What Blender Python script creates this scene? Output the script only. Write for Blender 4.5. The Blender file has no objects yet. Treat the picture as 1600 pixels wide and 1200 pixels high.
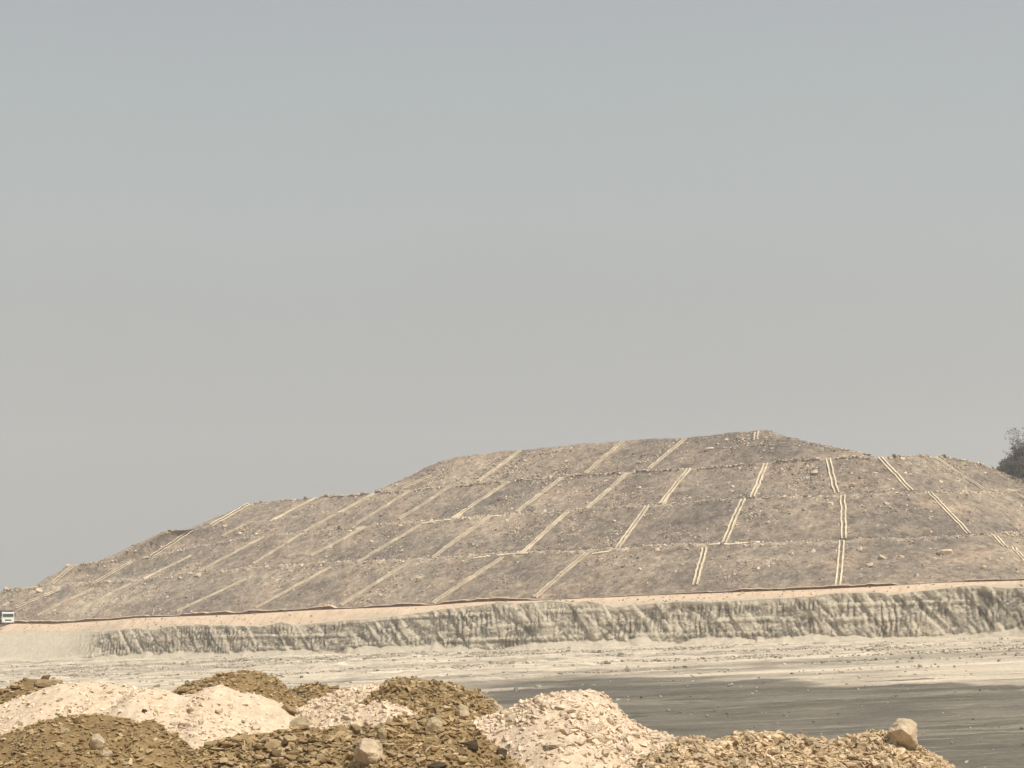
import bpy, bmesh, math, random
import numpy as np
from mathutils import Vector, Matrix
from mathutils.bvhtree import BVHTree

random.seed(7)
RNG = np.random.default_rng(11)
scene = bpy.context.scene
COL = scene.collection
R = math.radians

# ---------------------------------------------------------------- camera
F = 2537.0                      # focal length in pixels of the 1600 px wide photo
PITCH = math.atan(325.0 / F)    # horizon 325 px below the middle of the frame
cam_d = bpy.data.cameras.new("camera")
cam_d.sensor_width = 36.0
cam_d.lens = 36.0 * F / 1600.0
cam_d.clip_start = 0.5
cam_d.clip_end = 6000
cam = bpy.data.objects.new("camera", cam_d)
cam.location = (0, 0, 0)
cam.rotation_euler = (R(90) + PITCH, 0, 0)
COL.objects.link(cam)
scene.camera = cam

# ---------------------------------------------------------------- sky, sun, exposure
SUN_EL, SUN_AZ = 56.0, 138.0      # azimuth clockwise from +Y (straight ahead)
world = bpy.data.worlds.new("World")
scene.world = world
world.use_nodes = True
nt = world.node_tree
nt.nodes.clear()
out = nt.nodes.new("ShaderNodeOutputWorld")
sky = nt.nodes.new("ShaderNodeTexSky")
sky.sky_type = 'NISHITA'
sky.sun_disc = False
sky.sun_elevation = R(SUN_EL)
sky.sun_rotation = R(SUN_AZ)
sky.dust_density = 6.0
sky.air_density = 1.2
bg1 = nt.nodes.new("ShaderNodeBackground")
bg1.inputs['Strength'].default_value = 0.08
nt.links.new(sky.outputs[0], bg1.inputs['Color'])
tc = nt.nodes.new("ShaderNodeTexCoord")
sep = nt.nodes.new("ShaderNodeSeparateXYZ")
nt.links.new(tc.outputs['Generated'], sep.inputs[0])
wn = nt.nodes.new("ShaderNodeTexNoise")
wn.inputs['Scale'].default_value = 2.2
wn.inputs['Detail'].default_value = 2.0
nt.links.new(tc.outputs['Generated'], wn.inputs['Vector'])
wm = nt.nodes.new("ShaderNodeMath"); wm.operation = 'MULTIPLY_ADD'
wm.inputs[1].default_value = 0.10; wm.inputs[2].default_value = -0.05
nt.links.new(wn.outputs['Fac'], wm.inputs[0])
wa = nt.nodes.new("ShaderNodeMath"); wa.operation = 'ADD'
nt.links.new(sep.outputs['Z'], wa.inputs[0]); nt.links.new(wm.outputs[0], wa.inputs[1])
ramp = nt.nodes.new("ShaderNodeValToRGB")
cr = ramp.color_ramp
cr.elements[0].position = 0.0;  cr.elements[0].color = (0.345, 0.342, 0.315, 1)
cr.elements[1].position = 0.13; cr.elements[1].color = (0.415, 0.417, 0.398, 1)
for p, c in ((0.21, (0.460, 0.486, 0.474, 1)), (0.28, (0.452, 0.492, 0.488, 1)), (0.36, (0.435, 0.462, 0.485, 1)), (1.0, (0.50, 0.53, 0.58, 1))):
    e = cr.elements.new(p); e.color = c
nt.links.new(wa.outputs[0], ramp.inputs['Fac'])
bg2 = nt.nodes.new("ShaderNodeBackground")
bg2.inputs['Strength'].default_value = 0.90
nt.links.new(ramp.outputs['Color'], bg2.inputs['Color'])
mixs = nt.nodes.new("ShaderNodeMixShader")
mixs.inputs[0].default_value = 0.90
nt.links.new(bg1.outputs[0], mixs.inputs[1]); nt.links.new(bg2.outputs[0], mixs.inputs[2])
nt.links.new(mixs.outputs[0], out.inputs['Surface'])

sun_d = bpy.data.lights.new("sun", 'SUN')
sun_d.energy = 4.4
sun_d.angle = R(0.8)
sun_d.color = (1.0, 0.93, 0.81)
sun = bpy.data.objects.new("sun", sun_d)
sd = Vector((math.cos(R(SUN_EL)) * math.sin(R(SUN_AZ)), math.cos(R(SUN_EL)) * math.cos(R(SUN_AZ)), math.sin(R(SUN_EL))))
sun.rotation_euler = sd.to_track_quat('Z', 'Y').to_euler()
sun.location = (0, 0, 200)
COL.objects.link(sun)

scene.view_settings.view_transform = 'Standard'
scene.view_settings.look = 'None'
scene.view_settings.exposure = 0.12
scene.view_settings.gamma = 1.0
scene.cycles.use_denoising = True
scene.cycles.max_bounces = 6
scene.cycles.diffuse_bounces = 3
scene.cycles.volume_bounces = 1

# ---------------------------------------------------------------- helpers: numbers
CP, SP = math.cos(PITCH), math.sin(PITCH)

def ray(px, py):
    """direction of a photo pixel, scaled so that its Y (distance ahead) is 1"""
    px = np.asarray(px, float); py = np.asarray(py, float)
    x = (px - 800.0) / F; u = -(py - 600.0) / F
    dy = CP - u * SP; dz = SP + u * CP
    return np.stack([x / dy, np.ones_like(dy), dz / dy], -1)

def at(px, py, Y):
    return ray(px, py) * np.asarray(Y, float)[..., None]

def px_of(P):
    P = np.asarray(P, float)
    dep = P[..., 1] * CP + P[..., 2] * SP
    up = -P[..., 1] * SP + P[..., 2] * CP
    return 800 + F * P[..., 0] / dep, 600 - F * up / dep

def hash3(ix, iy, iz):
    n = (ix.astype(np.int64) * 374761393 + iy.astype(np.int64) * 668265263 + iz.astype(np.int64) * 2147483647) & 0xFFFFFFFF
    n = ((n ^ (n >> 13)) * 1274126177) & 0xFFFFFFFF
    n = ((n ^ (n >> 15)) * 2246822519) & 0xFFFFFFFF
    n = n ^ (n >> 16)
    return (n & 0xFFFFFF).astype(np.float64) / float(0xFFFFFF)

def vnoise(x, y, z=0.0):
    """smooth value noise, about -1..1"""
    x, y, z = np.broadcast_arrays(np.asarray(x, float), np.asarray(y, float), np.asarray(z, float))
    ix, iy, iz = np.floor(x), np.floor(y), np.floor(z)
    fx, fy, fz = x - ix, y - iy, z - iz
    fx = fx * fx * fx * (fx * (fx * 6 - 15) + 10); fy = fy * fy * fy * (fy * (fy * 6 - 15) + 10); fz = fz * fz * fz * (fz * (fz * 6 - 15) + 10)
    def h(a, b, c): return hash3(ix + a, iy + b, iz + c)
    a = (h(0, 0, 0) * (1 - fx) + h(1, 0, 0) * fx) * (1 - fy) + (h(0, 1, 0) * (1 - fx) + h(1, 1, 0) * fx) * fy
    b = (h(0, 0, 1) * (1 - fx) + h(1, 0, 1) * fx) * (1 - fy) + (h(0, 1, 1) * (1 - fx) + h(1, 1, 1) * fx) * fy
    return (a * (1 - fz) + b * fz) * 2 - 1

def fbm(x, y, z=0.0, octv=4, gain=0.5):
    s = 0; a = 1.0; t = 0
    for o in range(octv):
        k = 2.03 ** o
        s = s + a * vnoise(np.asarray(x) * k + 17.3 * o, np.asarray(y) * k - 9.1 * o, np.asarray(z) * k + 3.7 * o)
        t += a; a *= gain
    return s / t

def sstep(a, b, x):
    t = np.clip((x - a) / (b - a), 0, 1)
    return t * t * (3 - 2 * t)

def cubic(xk, yk, x):
    """smooth interpolation (monotone-ish catmull-rom) of yk over xk; yk may be (n, d)"""
    xk = np.asarray(xk, float); yk = np.asarray(yk, float)
    if yk.ndim == 1: yk = yk[:, None]; flat = True
    else: flat = False
    m = np.gradient(yk, xk, axis=0)
    i = np.clip(np.searchsorted(xk, x) - 1, 0, len(xk) - 2)
    h = (xk[i + 1] - xk[i])[:, None]; t = ((x - xk[i]) / (xk[i + 1] - xk[i]))[:, None]
    t2, t3 = t * t, t * t * t
    r = (2 * t3 - 3 * t2 + 1) * yk[i] + (t3 - 2 * t2 + t) * h * m[i] + (-2 * t3 + 3 * t2) * yk[i + 1] + (t3 - t2) * h * m[i + 1]
    return r[:, 0] if flat else r

def blob(px, py, x, y, rx, ry, rot=0.0):
    c, s = math.cos(rot), math.sin(rot)
    dx, dy = px - x, py - y
    return np.exp(-(((dx * c + dy * s) / rx) ** 2 + ((-dx * s + dy * c) / ry) ** 2))

# ---------------------------------------------------------------- helpers: objects
def link_mesh(name, verts, faces, mat=None, parent=None, smooth=False, attrs=None):
    """faces: (n,3) or (n,4) array, or a list of such arrays"""
    if not isinstance(faces, (list, tuple)): faces = [faces]
    me = bpy.data.meshes.new(name)
    verts = np.ascontiguousarray(verts, np.float32)
    me.vertices.add(len(verts)); me.vertices.foreach_set("co", verts.ravel())
    loops = np.concatenate([np.asarray(f, np.int32).ravel() for f in faces])
    sizes = np.concatenate([np.full(len(f), np.asarray(f).shape[1], np.int32) for f in faces])
    starts = np.concatenate([[0], np.cumsum(sizes)[:-1]]).astype(np.int32)
    me.loops.add(len(loops)); me.loops.foreach_set("vertex_index", loops)
    me.polygons.add(len(sizes)); me.polygons.foreach_set("loop_start", starts)
    me.update(calc_edges=True)
    me.polygons.foreach_set("use_smooth", np.full(len(sizes), smooth, bool))
    for k, v in (attrs or {}).items():
        a = me.attributes.new(k, 'FLOAT', 'POINT')
        a.data.foreach_set("value", np.ascontiguousarray(v, np.float32))
    me.validate()
    if mat: me.materials.append(mat)
    o = bpy.data.objects.new(name, me)
    COL.objects.link(o)
    if parent: o.parent = parent
    return o

def grid_faces(n, m):
    """quads of an n x m vertex grid stored row by row"""
    i = np.arange(n - 1)[:, None] * m + np.arange(m - 1)[None, :]
    return np.stack([i, i + 1, i + m + 1, i + m], -1).reshape(-1, 4)

def bm_obj(name, bm, mat, parent=None, smooth=False):
    me = bpy.data.meshes.new(name)
    bm.to_mesh(me); bm.free()
    if mat: me.materials.append(mat)
    if smooth: me.polygons.foreach_set("use_smooth", [True] * len(me.polygons))
    o = bpy.data.objects.new(name, me)
    COL.objects.link(o)
    if parent: o.parent = parent
    return o

def empty(name, loc, rotz=0.0):
    o = bpy.data.objects.new(name, None)
    o.location = loc; o.rotation_euler = (0, 0, rotz)
    o.empty_display_size = 0.3
    COL.objects.link(o)
    return o

def tag(o, label=None, cat=None, group=None, kind=None):
    if label: o["label"] = label
    if cat: o["category"] = cat
    if group: o["group"] = group
    if kind: o["kind"] = kind
    return o

def box(bm, cx, cy, cz, sx, sy, sz, bev=0.0, rot=None):
    g = bmesh.ops.create_cube(bm, size=1.0)
    M = Matrix.Translation((cx, cy, cz)) @ (rot or Matrix.Identity(4)) @ Matrix.Diagonal((sx, sy, sz, 1))
    bmesh.ops.transform(bm, matrix=M, verts=g['verts'])
    if bev:
        es = list({e for v in g['verts'] for e in v.link_edges})
        bmesh.ops.bevel(bm, geom=es, offset=bev, segments=2, affect='EDGES', profile=0.6)

# ---------------------------------------------------------------- helpers: materials
class Mat:
    def __init__(s, name, rough=0.95):
        s.m = bpy.data.materials.new(name); s.m.use_nodes = True
        s.nt = s.m.node_tree; s.b = s.nt.nodes["Principled BSDF"]
        s.b.inputs['Roughness'].default_value = rough
        s.b.inputs['Specular IOR Level'].default_value = 0.15
        s.tc = s.nt.nodes.new("ShaderNodeTexCoord")
    def l(s, a, b): s.nt.links.new(a, b)
    def noise(s, scale, detail=4, rough=0.55, vec=None, stretch=None, rotz=0.0):
        n = s.nt.nodes.new("ShaderNodeTexNoise")
        n.inputs['Scale'].default_value = scale; n.inputs['Detail'].default_value = detail; n.inputs['Roughness'].default_value = rough
        src = vec or s.tc.outputs['Object']
        if stretch:
            mp = s.nt.nodes.new("ShaderNodeMapping"); mp.inputs['Scale'].default_value = stretch
            mp.inputs['Rotation'].default_value = (0, 0, rotz)
            s.l(src, mp.inputs['Vector']); src = mp.outputs[0]
        s.l(src, n.inputs['Vector'])
        return n.outputs['Fac']
    def voronoi(s, scale, feature='F1', out='Distance', stretch=None):
        n = s.nt.nodes.new("ShaderNodeTexVoronoi"); n.feature = feature
        n.inputs['Scale'].default_value = scale
        src = s.tc.outputs['Object']
        if stretch:
            mp = s.nt.nodes.new("ShaderNodeMapping"); mp.inputs['Scale'].default_value = stretch
            s.l(src, mp.inputs['Vector']); src = mp.outputs[0]
        s.l(src, n.inputs['Vector'])
        return n.outputs[out]
    def ramp(s, fac, stops, interp='LINEAR'):
        r = s.nt.nodes.new("ShaderNodeValToRGB"); r.color_ramp.interpolation = interp
        el = r.color_ramp.elements
        def c4(c): return (c, c, c, 1) if isinstance(c, (int, float)) else (*c, 1)
        el[0].position, el[0].color = stops[0][0], c4(stops[0][1])
        el[1].position, el[1].color = stops[-1][0], c4(stops[-1][1])
        for p, c in stops[1:-1]:
            e = el.new(p); e.color = c4(c)
        s.l(fac, r.inputs['Fac'])
        return r.outputs['Color']
    def mix(s, fac, a, b, mode='MIX'):
        n = s.nt.nodes.new("ShaderNodeMix"); n.data_type = 'RGBA'; n.blend_type = mode
        for sock, v in ((n.inputs[0], fac), (n.inputs[6], a), (n.inputs[7], b)):
            if isinstance(v, (int, float)): sock.default_value = v
            elif isinstance(v, tuple): sock.default_value = (*v, 1)
            else: s.l(v, sock)
        return n.outputs[2]
    def math(s, op, a, b=0.0, clamp=False):
        n = s.nt.nodes.new("ShaderNodeMath"); n.operation = op; n.use_clamp = clamp
        for i, v in enumerate((a, b)):
            if isinstance(v, (int, float)): n.inputs[i].default_value = v
            else: s.l(v, n.inputs[i])
        return n.outputs[0]
    def attr(s, name):
        n = s.nt.nodes.new("ShaderNodeAttribute"); n.attribute_name = name
        return n.outputs['Fac']
    def normal_z(s):
        g = s.nt.nodes.new("ShaderNodeNewGeometry"); x = s.nt.nodes.new("ShaderNodeSeparateXYZ")
        s.l(g.outputs['Normal'], x.inputs[0]); return x.outputs['Z']
    def obj_random(s):
        return s.nt.nodes.new("ShaderNodeObjectInfo").outputs['Random']
    def color(s, c):
        if isinstance(c, tuple): s.b.inputs['Base Color'].default_value = (*c, 1)
        else: s.l(c, s.b.inputs['Base Color'])
        return s
    def bump(s, h, dist, strength=1.0):
        n = s.nt.nodes.new("ShaderNodeBump"); n.inputs['Distance'].default_value = dist; n.inputs['Strength'].default_value = strength
        s.l(h, n.inputs['Height']); s.l(n.outputs[0], s.b.inputs['Normal'])
        return s

# --- dump slope
def make_dump_mat():
    M = Mat("dump_slope_material")
    big = M.noise(0.035, 4, 0.6)
    med = M.noise(0.16, 5, 0.65)
    fin = M.noise(1.1, 5, 0.75)
    c = M.ramp(big, [(0.34, (0.240, 0.196, 0.150)), (0.46, (0.292, 0.232, 0.174)), (0.56, (0.338, 0.262, 0.193)), (0.66, (0.308, 0.250, 0.190))])
    c = M.mix(M.ramp(med, [(0.34, 0.75), (0.52, 0.0)]), c, (0.205, 0.174, 0.140))
    c = M.mix(M.math('MULTIPLY', M.ramp(M.noise(0.11, 3), [(0.53, 0.0), (0.70, 1.0)]), 0.65), c, (0.40, 0.29, 0.21))
    c = M.mix(M.attr("pale"), c, (0.47, 0.385, 0.285))
    c = M.mix(M.attr("dark"), c, (0.155, 0.132, 0.113))
    c = M.mix(1.0, c, M.ramp(M.noise(0.45, 5, 0.75), [(0.32, 0.58), (0.5, 1.0), (0.68, 1.42)]), 'MULTIPLY')
    c = M.mix(1.0, c, M.ramp(fin, [(0.30, 0.48), (0.46, 0.94), (0.56, 1.1), (0.70, 1.65)]), 'MULTIPLY')
    M.color(c)
    M.bump(M.noise(1.6, 6, 0.75), 0.5, 0.8)
    return M.m

def make_concrete_mat(name="weathered_concrete", k=1.0):
    M = Mat(name)
    c = M.ramp(M.noise(0.5, 4, 0.6), [(0.3, (0.54 * k, 0.45 * k, 0.325 * k)), (0.7, (0.68 * k, 0.575 * k, 0.42 * k))])
    c = M.mix(M.ramp(M.noise(2.5, 3), [(0.50, 0.0), (0.72, 0.6)]), c, (0.40, 0.325, 0.235))
    c = M.mix(1.0, c, M.ramp(M.noise(0.25, 4, 0.7), [(0.3, 0.72), (0.6, 1.05)]), 'MULTIPLY')
    return M.color(c).m

def make_chute_floor_mat():
    M = Mat("dark_channel_floor")
    c = M.ramp(M.noise(0.7, 4, 0.6), [(0.3, (0.11, 0.09, 0.068)), (0.7, (0.22, 0.18, 0.13))])  # channel floor coloured darker than the side walls
    return M.color(c).m

def make_floor_mat():
    M = Mat("pit_floor_material")
    st = M.noise(0.25, 5, 0.65, stretch=(0.10, 1.0, 1.0), rotz=0.12)
    st2 = M.noise(0.9, 4, 0.7, stretch=(0.07, 1.0, 1.0), rotz=-0.1)
    pale = M.ramp(st, [(0.30, (0.37, 0.314, 0.240)), (0.45, (0.54, 0.457, 0.35)), (0.60, (0.67, 0.57, 0.44)), (0.75, (0.45, 0.384, 0.295))])
    grey = M.ramp(M.noise(0.4, 5, 0.7), [(0.3, (0.265, 0.228, 0.178)), (0.48, (0.50, 0.425, 0.328)), (0.7, (0.68, 0.58, 0.45))])
    coal = M.ramp(st2, [(0.28, (0.090, 0.081, 0.065)), (0.46, (0.118, 0.107, 0.085)), (0.60, (0.145, 0.131, 0.103)), (0.72, (0.27, 0.238, 0.188))])
    c = M.mix(M.attr("rough"), pale, grey)
    c = M.mix(M.ramp(M.noise(0.22, 5, 0.7, stretch=(0.16, 1.0, 1.0), rotz=-0.25), [(0.50, 0.0), (0.64, 0.75)]), c, (0.25, 0.222, 0.172))  # dark stretched patches stand in for shading between floor ridges
    bandn = M.noise(0.05, 5, 0.65, stretch=(0.18, 1.3, 1.0), rotz=0.06)
    c = M.mix(1.0, c, M.ramp(bandn, [(0.36, 0.62), (0.47, 1.0), (0.62, 1.22)]), 'MULTIPLY')
    c = M.mix(M.attr("coal"), c, coal)
    c = M.mix(M.math('MULTIPLY', M.attr("trackd"), 0.9), c, (0.070, 0.063, 0.050))
    c = M.mix(M.math('MULTIPLY', M.attr("trackp"), 0.6), c, (0.44, 0.39, 0.31))
    c = M.mix(M.attr("bench"), c, (0.25, 0.18, 0.10))
    c = M.mix(1.0, c, M.ramp(M.noise(2.2, 4, 0.7), [(0.3, 0.82), (0.7, 1.16)]), 'MULTIPLY')
    M.color(c)
    M.bump(M.noise(1.8, 5, 0.7), 0.25, 0.6)
    return M.m

def make_cut_mat():
    M = Mat("cut_face_material")
    v = M.noise(0.55, 5, 0.7, stretch=(1.0, 1.0, 0.35))
    h = M.noise(0.8, 4, 0.6, stretch=(0.06, 0.06, 1.6))
    dark = M.ramp(v, [(0.3, (0.205, 0.182, 0.147)), (0.5, (0.385, 0.338, 0.267)), (0.7, (0.55, 0.48, 0.375))])
    dark = M.mix(M.ramp(h, [(0.40, 0.45), (0.54, 0.0)]), dark, (0.16, 0.143, 0.112))
    pale = M.ramp(M.noise(1.0, 4), [(0.3, (0.52, 0.456, 0.352)), (0.7, (0.63, 0.550, 0.425))])
    dust = M.ramp(M.math('ADD', M.normal_z(), M.math('MULTIPLY', M.math('SUBTRACT', M.noise(0.7, 4), 0.5), 0.5)), [(0.22, 0.0), (0.52, 1.0)])
    c = M.mix(dust, dark, pale)
    c = M.mix(M.attr("talus"), c, pale)
    c = M.mix(M.attr("gouge_shade_tone"), c, (0.150, 0.132, 0.100))  # painted gouge shade plus darker patches of the face
    c = M.mix(M.attr("sandy"), c, (0.62, 0.475, 0.335))
    M.color(c)
    M.bump(M.noise(2.2, 6, 0.75), 0.3, 0.7)
    return M.m

def make_sand_mat():
    M = Mat("pale_road_sand")
    c = M.ramp(M.noise(0.6, 5, 0.65), [(0.3, (0.52, 0.39, 0.27)), (0.55, (0.66, 0.50, 0.355)), (0.75, (0.60, 0.47, 0.35))])
    c = M.mix(M.math('MULTIPLY', M.attr("grey"), 1.0), c, (0.43, 0.39, 0.30))
    M.color(c); M.bump(M.noise(3.0, 5, 0.7), 0.15, 0.6)
    return M.m

def make_bund_mat():
    M = Mat("brown_bund_earth")
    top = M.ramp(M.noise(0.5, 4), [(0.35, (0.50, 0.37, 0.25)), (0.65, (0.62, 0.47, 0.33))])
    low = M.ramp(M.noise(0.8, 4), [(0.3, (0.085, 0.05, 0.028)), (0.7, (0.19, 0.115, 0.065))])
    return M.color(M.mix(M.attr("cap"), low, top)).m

def heap_mat(name, cols, bump=0.06, spot=None, fine=9.0, dryness=0.0):
    M = Mat(name)
    c = M.ramp(M.noise(0.9, 5, 0.65), [(0.3, cols[0]), (0.5, cols[1]), (0.72, cols[2])])
    if spot: c = M.mix(M.ramp(M.noise(2.4, 4, 0.7), [(0.52, 0.0), (0.68, 0.8)]), c, spot)
    c = M.mix(1.0, c, M.ramp(M.noise(fine, 5, 0.75), [(0.3, 0.72), (0.5, 1.0), (0.72, 1.25)]), 'MULTIPLY')
    M.color(c)
    M.bump(M.noise(7.0, 6, 0.75), bump, 1.0)
    return M.m

def stone_mat(name, cols, use_attr=True, fine=5.0):
    M = Mat(name)
    f = M.attr("tint") if use_attr else M.obj_random()
    c = M.ramp(f, [(0.0, cols[0]), (0.5, cols[1]), (1.0, cols[2])])
    c = M.mix(1.0, c, M.ramp(M.noise(fine, 5, 0.7), [(0.3, 0.75), (0.5, 1.0), (0.7, 1.2)]), 'MULTIPLY')
    c = M.mix(1.0, c, M.ramp(M.noise(fine * 0.35, 4, 0.6), [(0.35, 0.78), (0.6, 1.06)]), 'MULTIPLY')
    M.color(c)
    M.bump(M.noise(fine * 2.5, 5, 0.75), 0.05, 0.9)
    return M.m

def plain(name, c, rough=0.5, spec=0.4, metal=0.0):
    M = Mat(name, rough)
    n = M.ramp(M.noise(3.0, 3), [(0.3, tuple(0.86 * v for v in c)), (0.7, c)])
    M.color(n); M.b.inputs['Specular IOR Level'].default_value = spec; M.b.inputs['Metallic'].default_value = metal
    return M.m

MT = dict(
    dump=make_dump_mat(), concrete=make_concrete_mat(k=1.14), chfloor=make_chute_floor_mat(), floor=make_floor_mat(),
    cut=make_cut_mat(), dusty=make_concrete_mat("dust_covered_concrete", 1.22), sand=make_sand_mat(), bund=make_bund_mat(),
    brown=heap_mat("brown_spoil_soil", [(0.185, 0.125, 0.058), (0.255, 0.176, 0.084), (0.32, 0.228, 0.115)], 0.05, (0.36, 0.26, 0.135)),
    white=heap_mat("pale_limestone_spoil", [(0.58, 0.462, 0.335), (0.67, 0.535, 0.395), (0.71, 0.57, 0.425)], 0.05, (0.58, 0.45, 0.315), 6.0),
    tan=heap_mat("tan_spoil_soil", [(0.30, 0.215, 0.11), (0.42, 0.315, 0.18), (0.52, 0.40, 0.25)], 0.05, (0.48, 0.37, 0.23)),
    brock=stone_mat("brown_shale_stone", [(0.24, 0.165, 0.08), (0.40, 0.285, 0.15), (0.62, 0.475, 0.29)]),
    wrock=stone_mat("pale_limestone_stone", [(0.64, 0.505, 0.365), (0.80, 0.65, 0.49), (0.88, 0.73, 0.565)]),
    trock=stone_mat("tan_stone", [(0.34, 0.238, 0.125), (0.62, 0.475, 0.305), (0.80, 0.64, 0.445)]),
    brock1=stone_mat("brown_shale_block", [(0.24, 0.165, 0.08), (0.40, 0.285, 0.15), (0.58, 0.44, 0.265)], False),
    wrock1=stone_mat("pale_limestone_block", [(0.76, 0.61, 0.45), (0.82, 0.665, 0.50), (0.86, 0.71, 0.54)], False),
    trock1=stone_mat("tan_block", [(0.34, 0.245, 0.13), (0.52, 0.405, 0.25), (0.62, 0.50, 0.34)], False),
    boulder=stone_mat("cream_boulder_stone", [(0.58, 0.46, 0.32), (0.61, 0.49, 0.345), (0.65, 0.525, 0.375)], False, 3.0),
    darkrock=stone_mat("dark_grey_brown_stone", [(0.085, 0.062, 0.038), (0.10, 0.075, 0.045), (0.12, 0.09, 0.055)], False, 4.0),
    greyrock=stone_mat("grey_stone", [(0.36, 0.28, 0.175), (0.40, 0.315, 0.20), (0.44, 0.35, 0.23)], False, 4.0),
    hrock=stone_mat("dump_rubble_stone", [(0.145, 0.118, 0.095), (0.35, 0.278, 0.215), (0.70, 0.585, 0.45)], True, 1.0),
    hrock1=stone_mat("pale_dump_boulder", [(0.48, 0.39, 0.28), (0.55, 0.45, 0.33), (0.62, 0.52, 0.39)], False, 1.0),
    frock=stone_mat("pit_floor_stone", [(0.15, 0.135, 0.108), (0.40, 0.355, 0.275), (0.60, 0.53, 0.41)], True, 1.0),
)

# ---------------------------------------------------------------- pit floor and bench
def plane_through(a, b, c):
    A = np.array([[a[0], a[1], 1], [b[0], b[1], 1], [c[0], c[1], 1]])
    return np.linalg.solve(A, np.array([a[2], b[2], c[2]]))
WL = at(0, 1036, 330.0); WR = at(1600, 996, 225.0)         # foot of the cut face, left and right
PL = plane_through(WL, WR, at(1600, 1200, 72.0))
def plane_z(X, Y): return PL[0] * X + PL[1] * Y + PL[2]
def on_plane(px, py):
    r = ray(px, py)
    t = PL[2] / (r[..., 2] - PL[0] * r[..., 0] - PL[1])
    return r * t[..., None]
BENCH_Z = -4.45
def bench_dist(X, Y):
    e1 = (Y - (52.0 - 1.75 * X)) / math.sqrt(1 + 1.75 ** 2)
    return np.maximum(e1, Y - 60.0)

WDIR = (WR - WL)[:2]; WLEN = float(np.hypot(*WDIR)); WDIR = WDIR / WLEN
WOUT = np.array([WDIR[1], -WDIR[0]])                        # towards the pit, i.e. towards the camera
def wall_dist(X, Y):                                        # >0 on the pit side of the face
    return (X - WL[0]) * WOUT[0] + (Y - WL[1]) * WOUT[1]

# where the black coal floor meets the pale one
cb = on_plane(np.array([-400, 300, 560, 700, 760, 830, 905, 1000, 1100, 1200, 1300, 1345, 1450, 1530, 1600, 1700, 1900], float),
              np.array([1150, 1120, 1098, 1084, 1078, 1069, 1064, 1066, 1065, 1064, 1069, 1066, 1061, 1067, 1063, 1062, 1060], float))
def ground_z(X, Y):
    base = plane_z(X, Y)
    d = bench_dist(X, Y)
    wob = 1.2 * vnoise(X * 0.3, Y * 0.3, 4.0)
    b = np.minimum(BENCH_Z, BENCH_Z - 0.75 * (d + wob))
    return np.maximum(base, b), base, b

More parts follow.
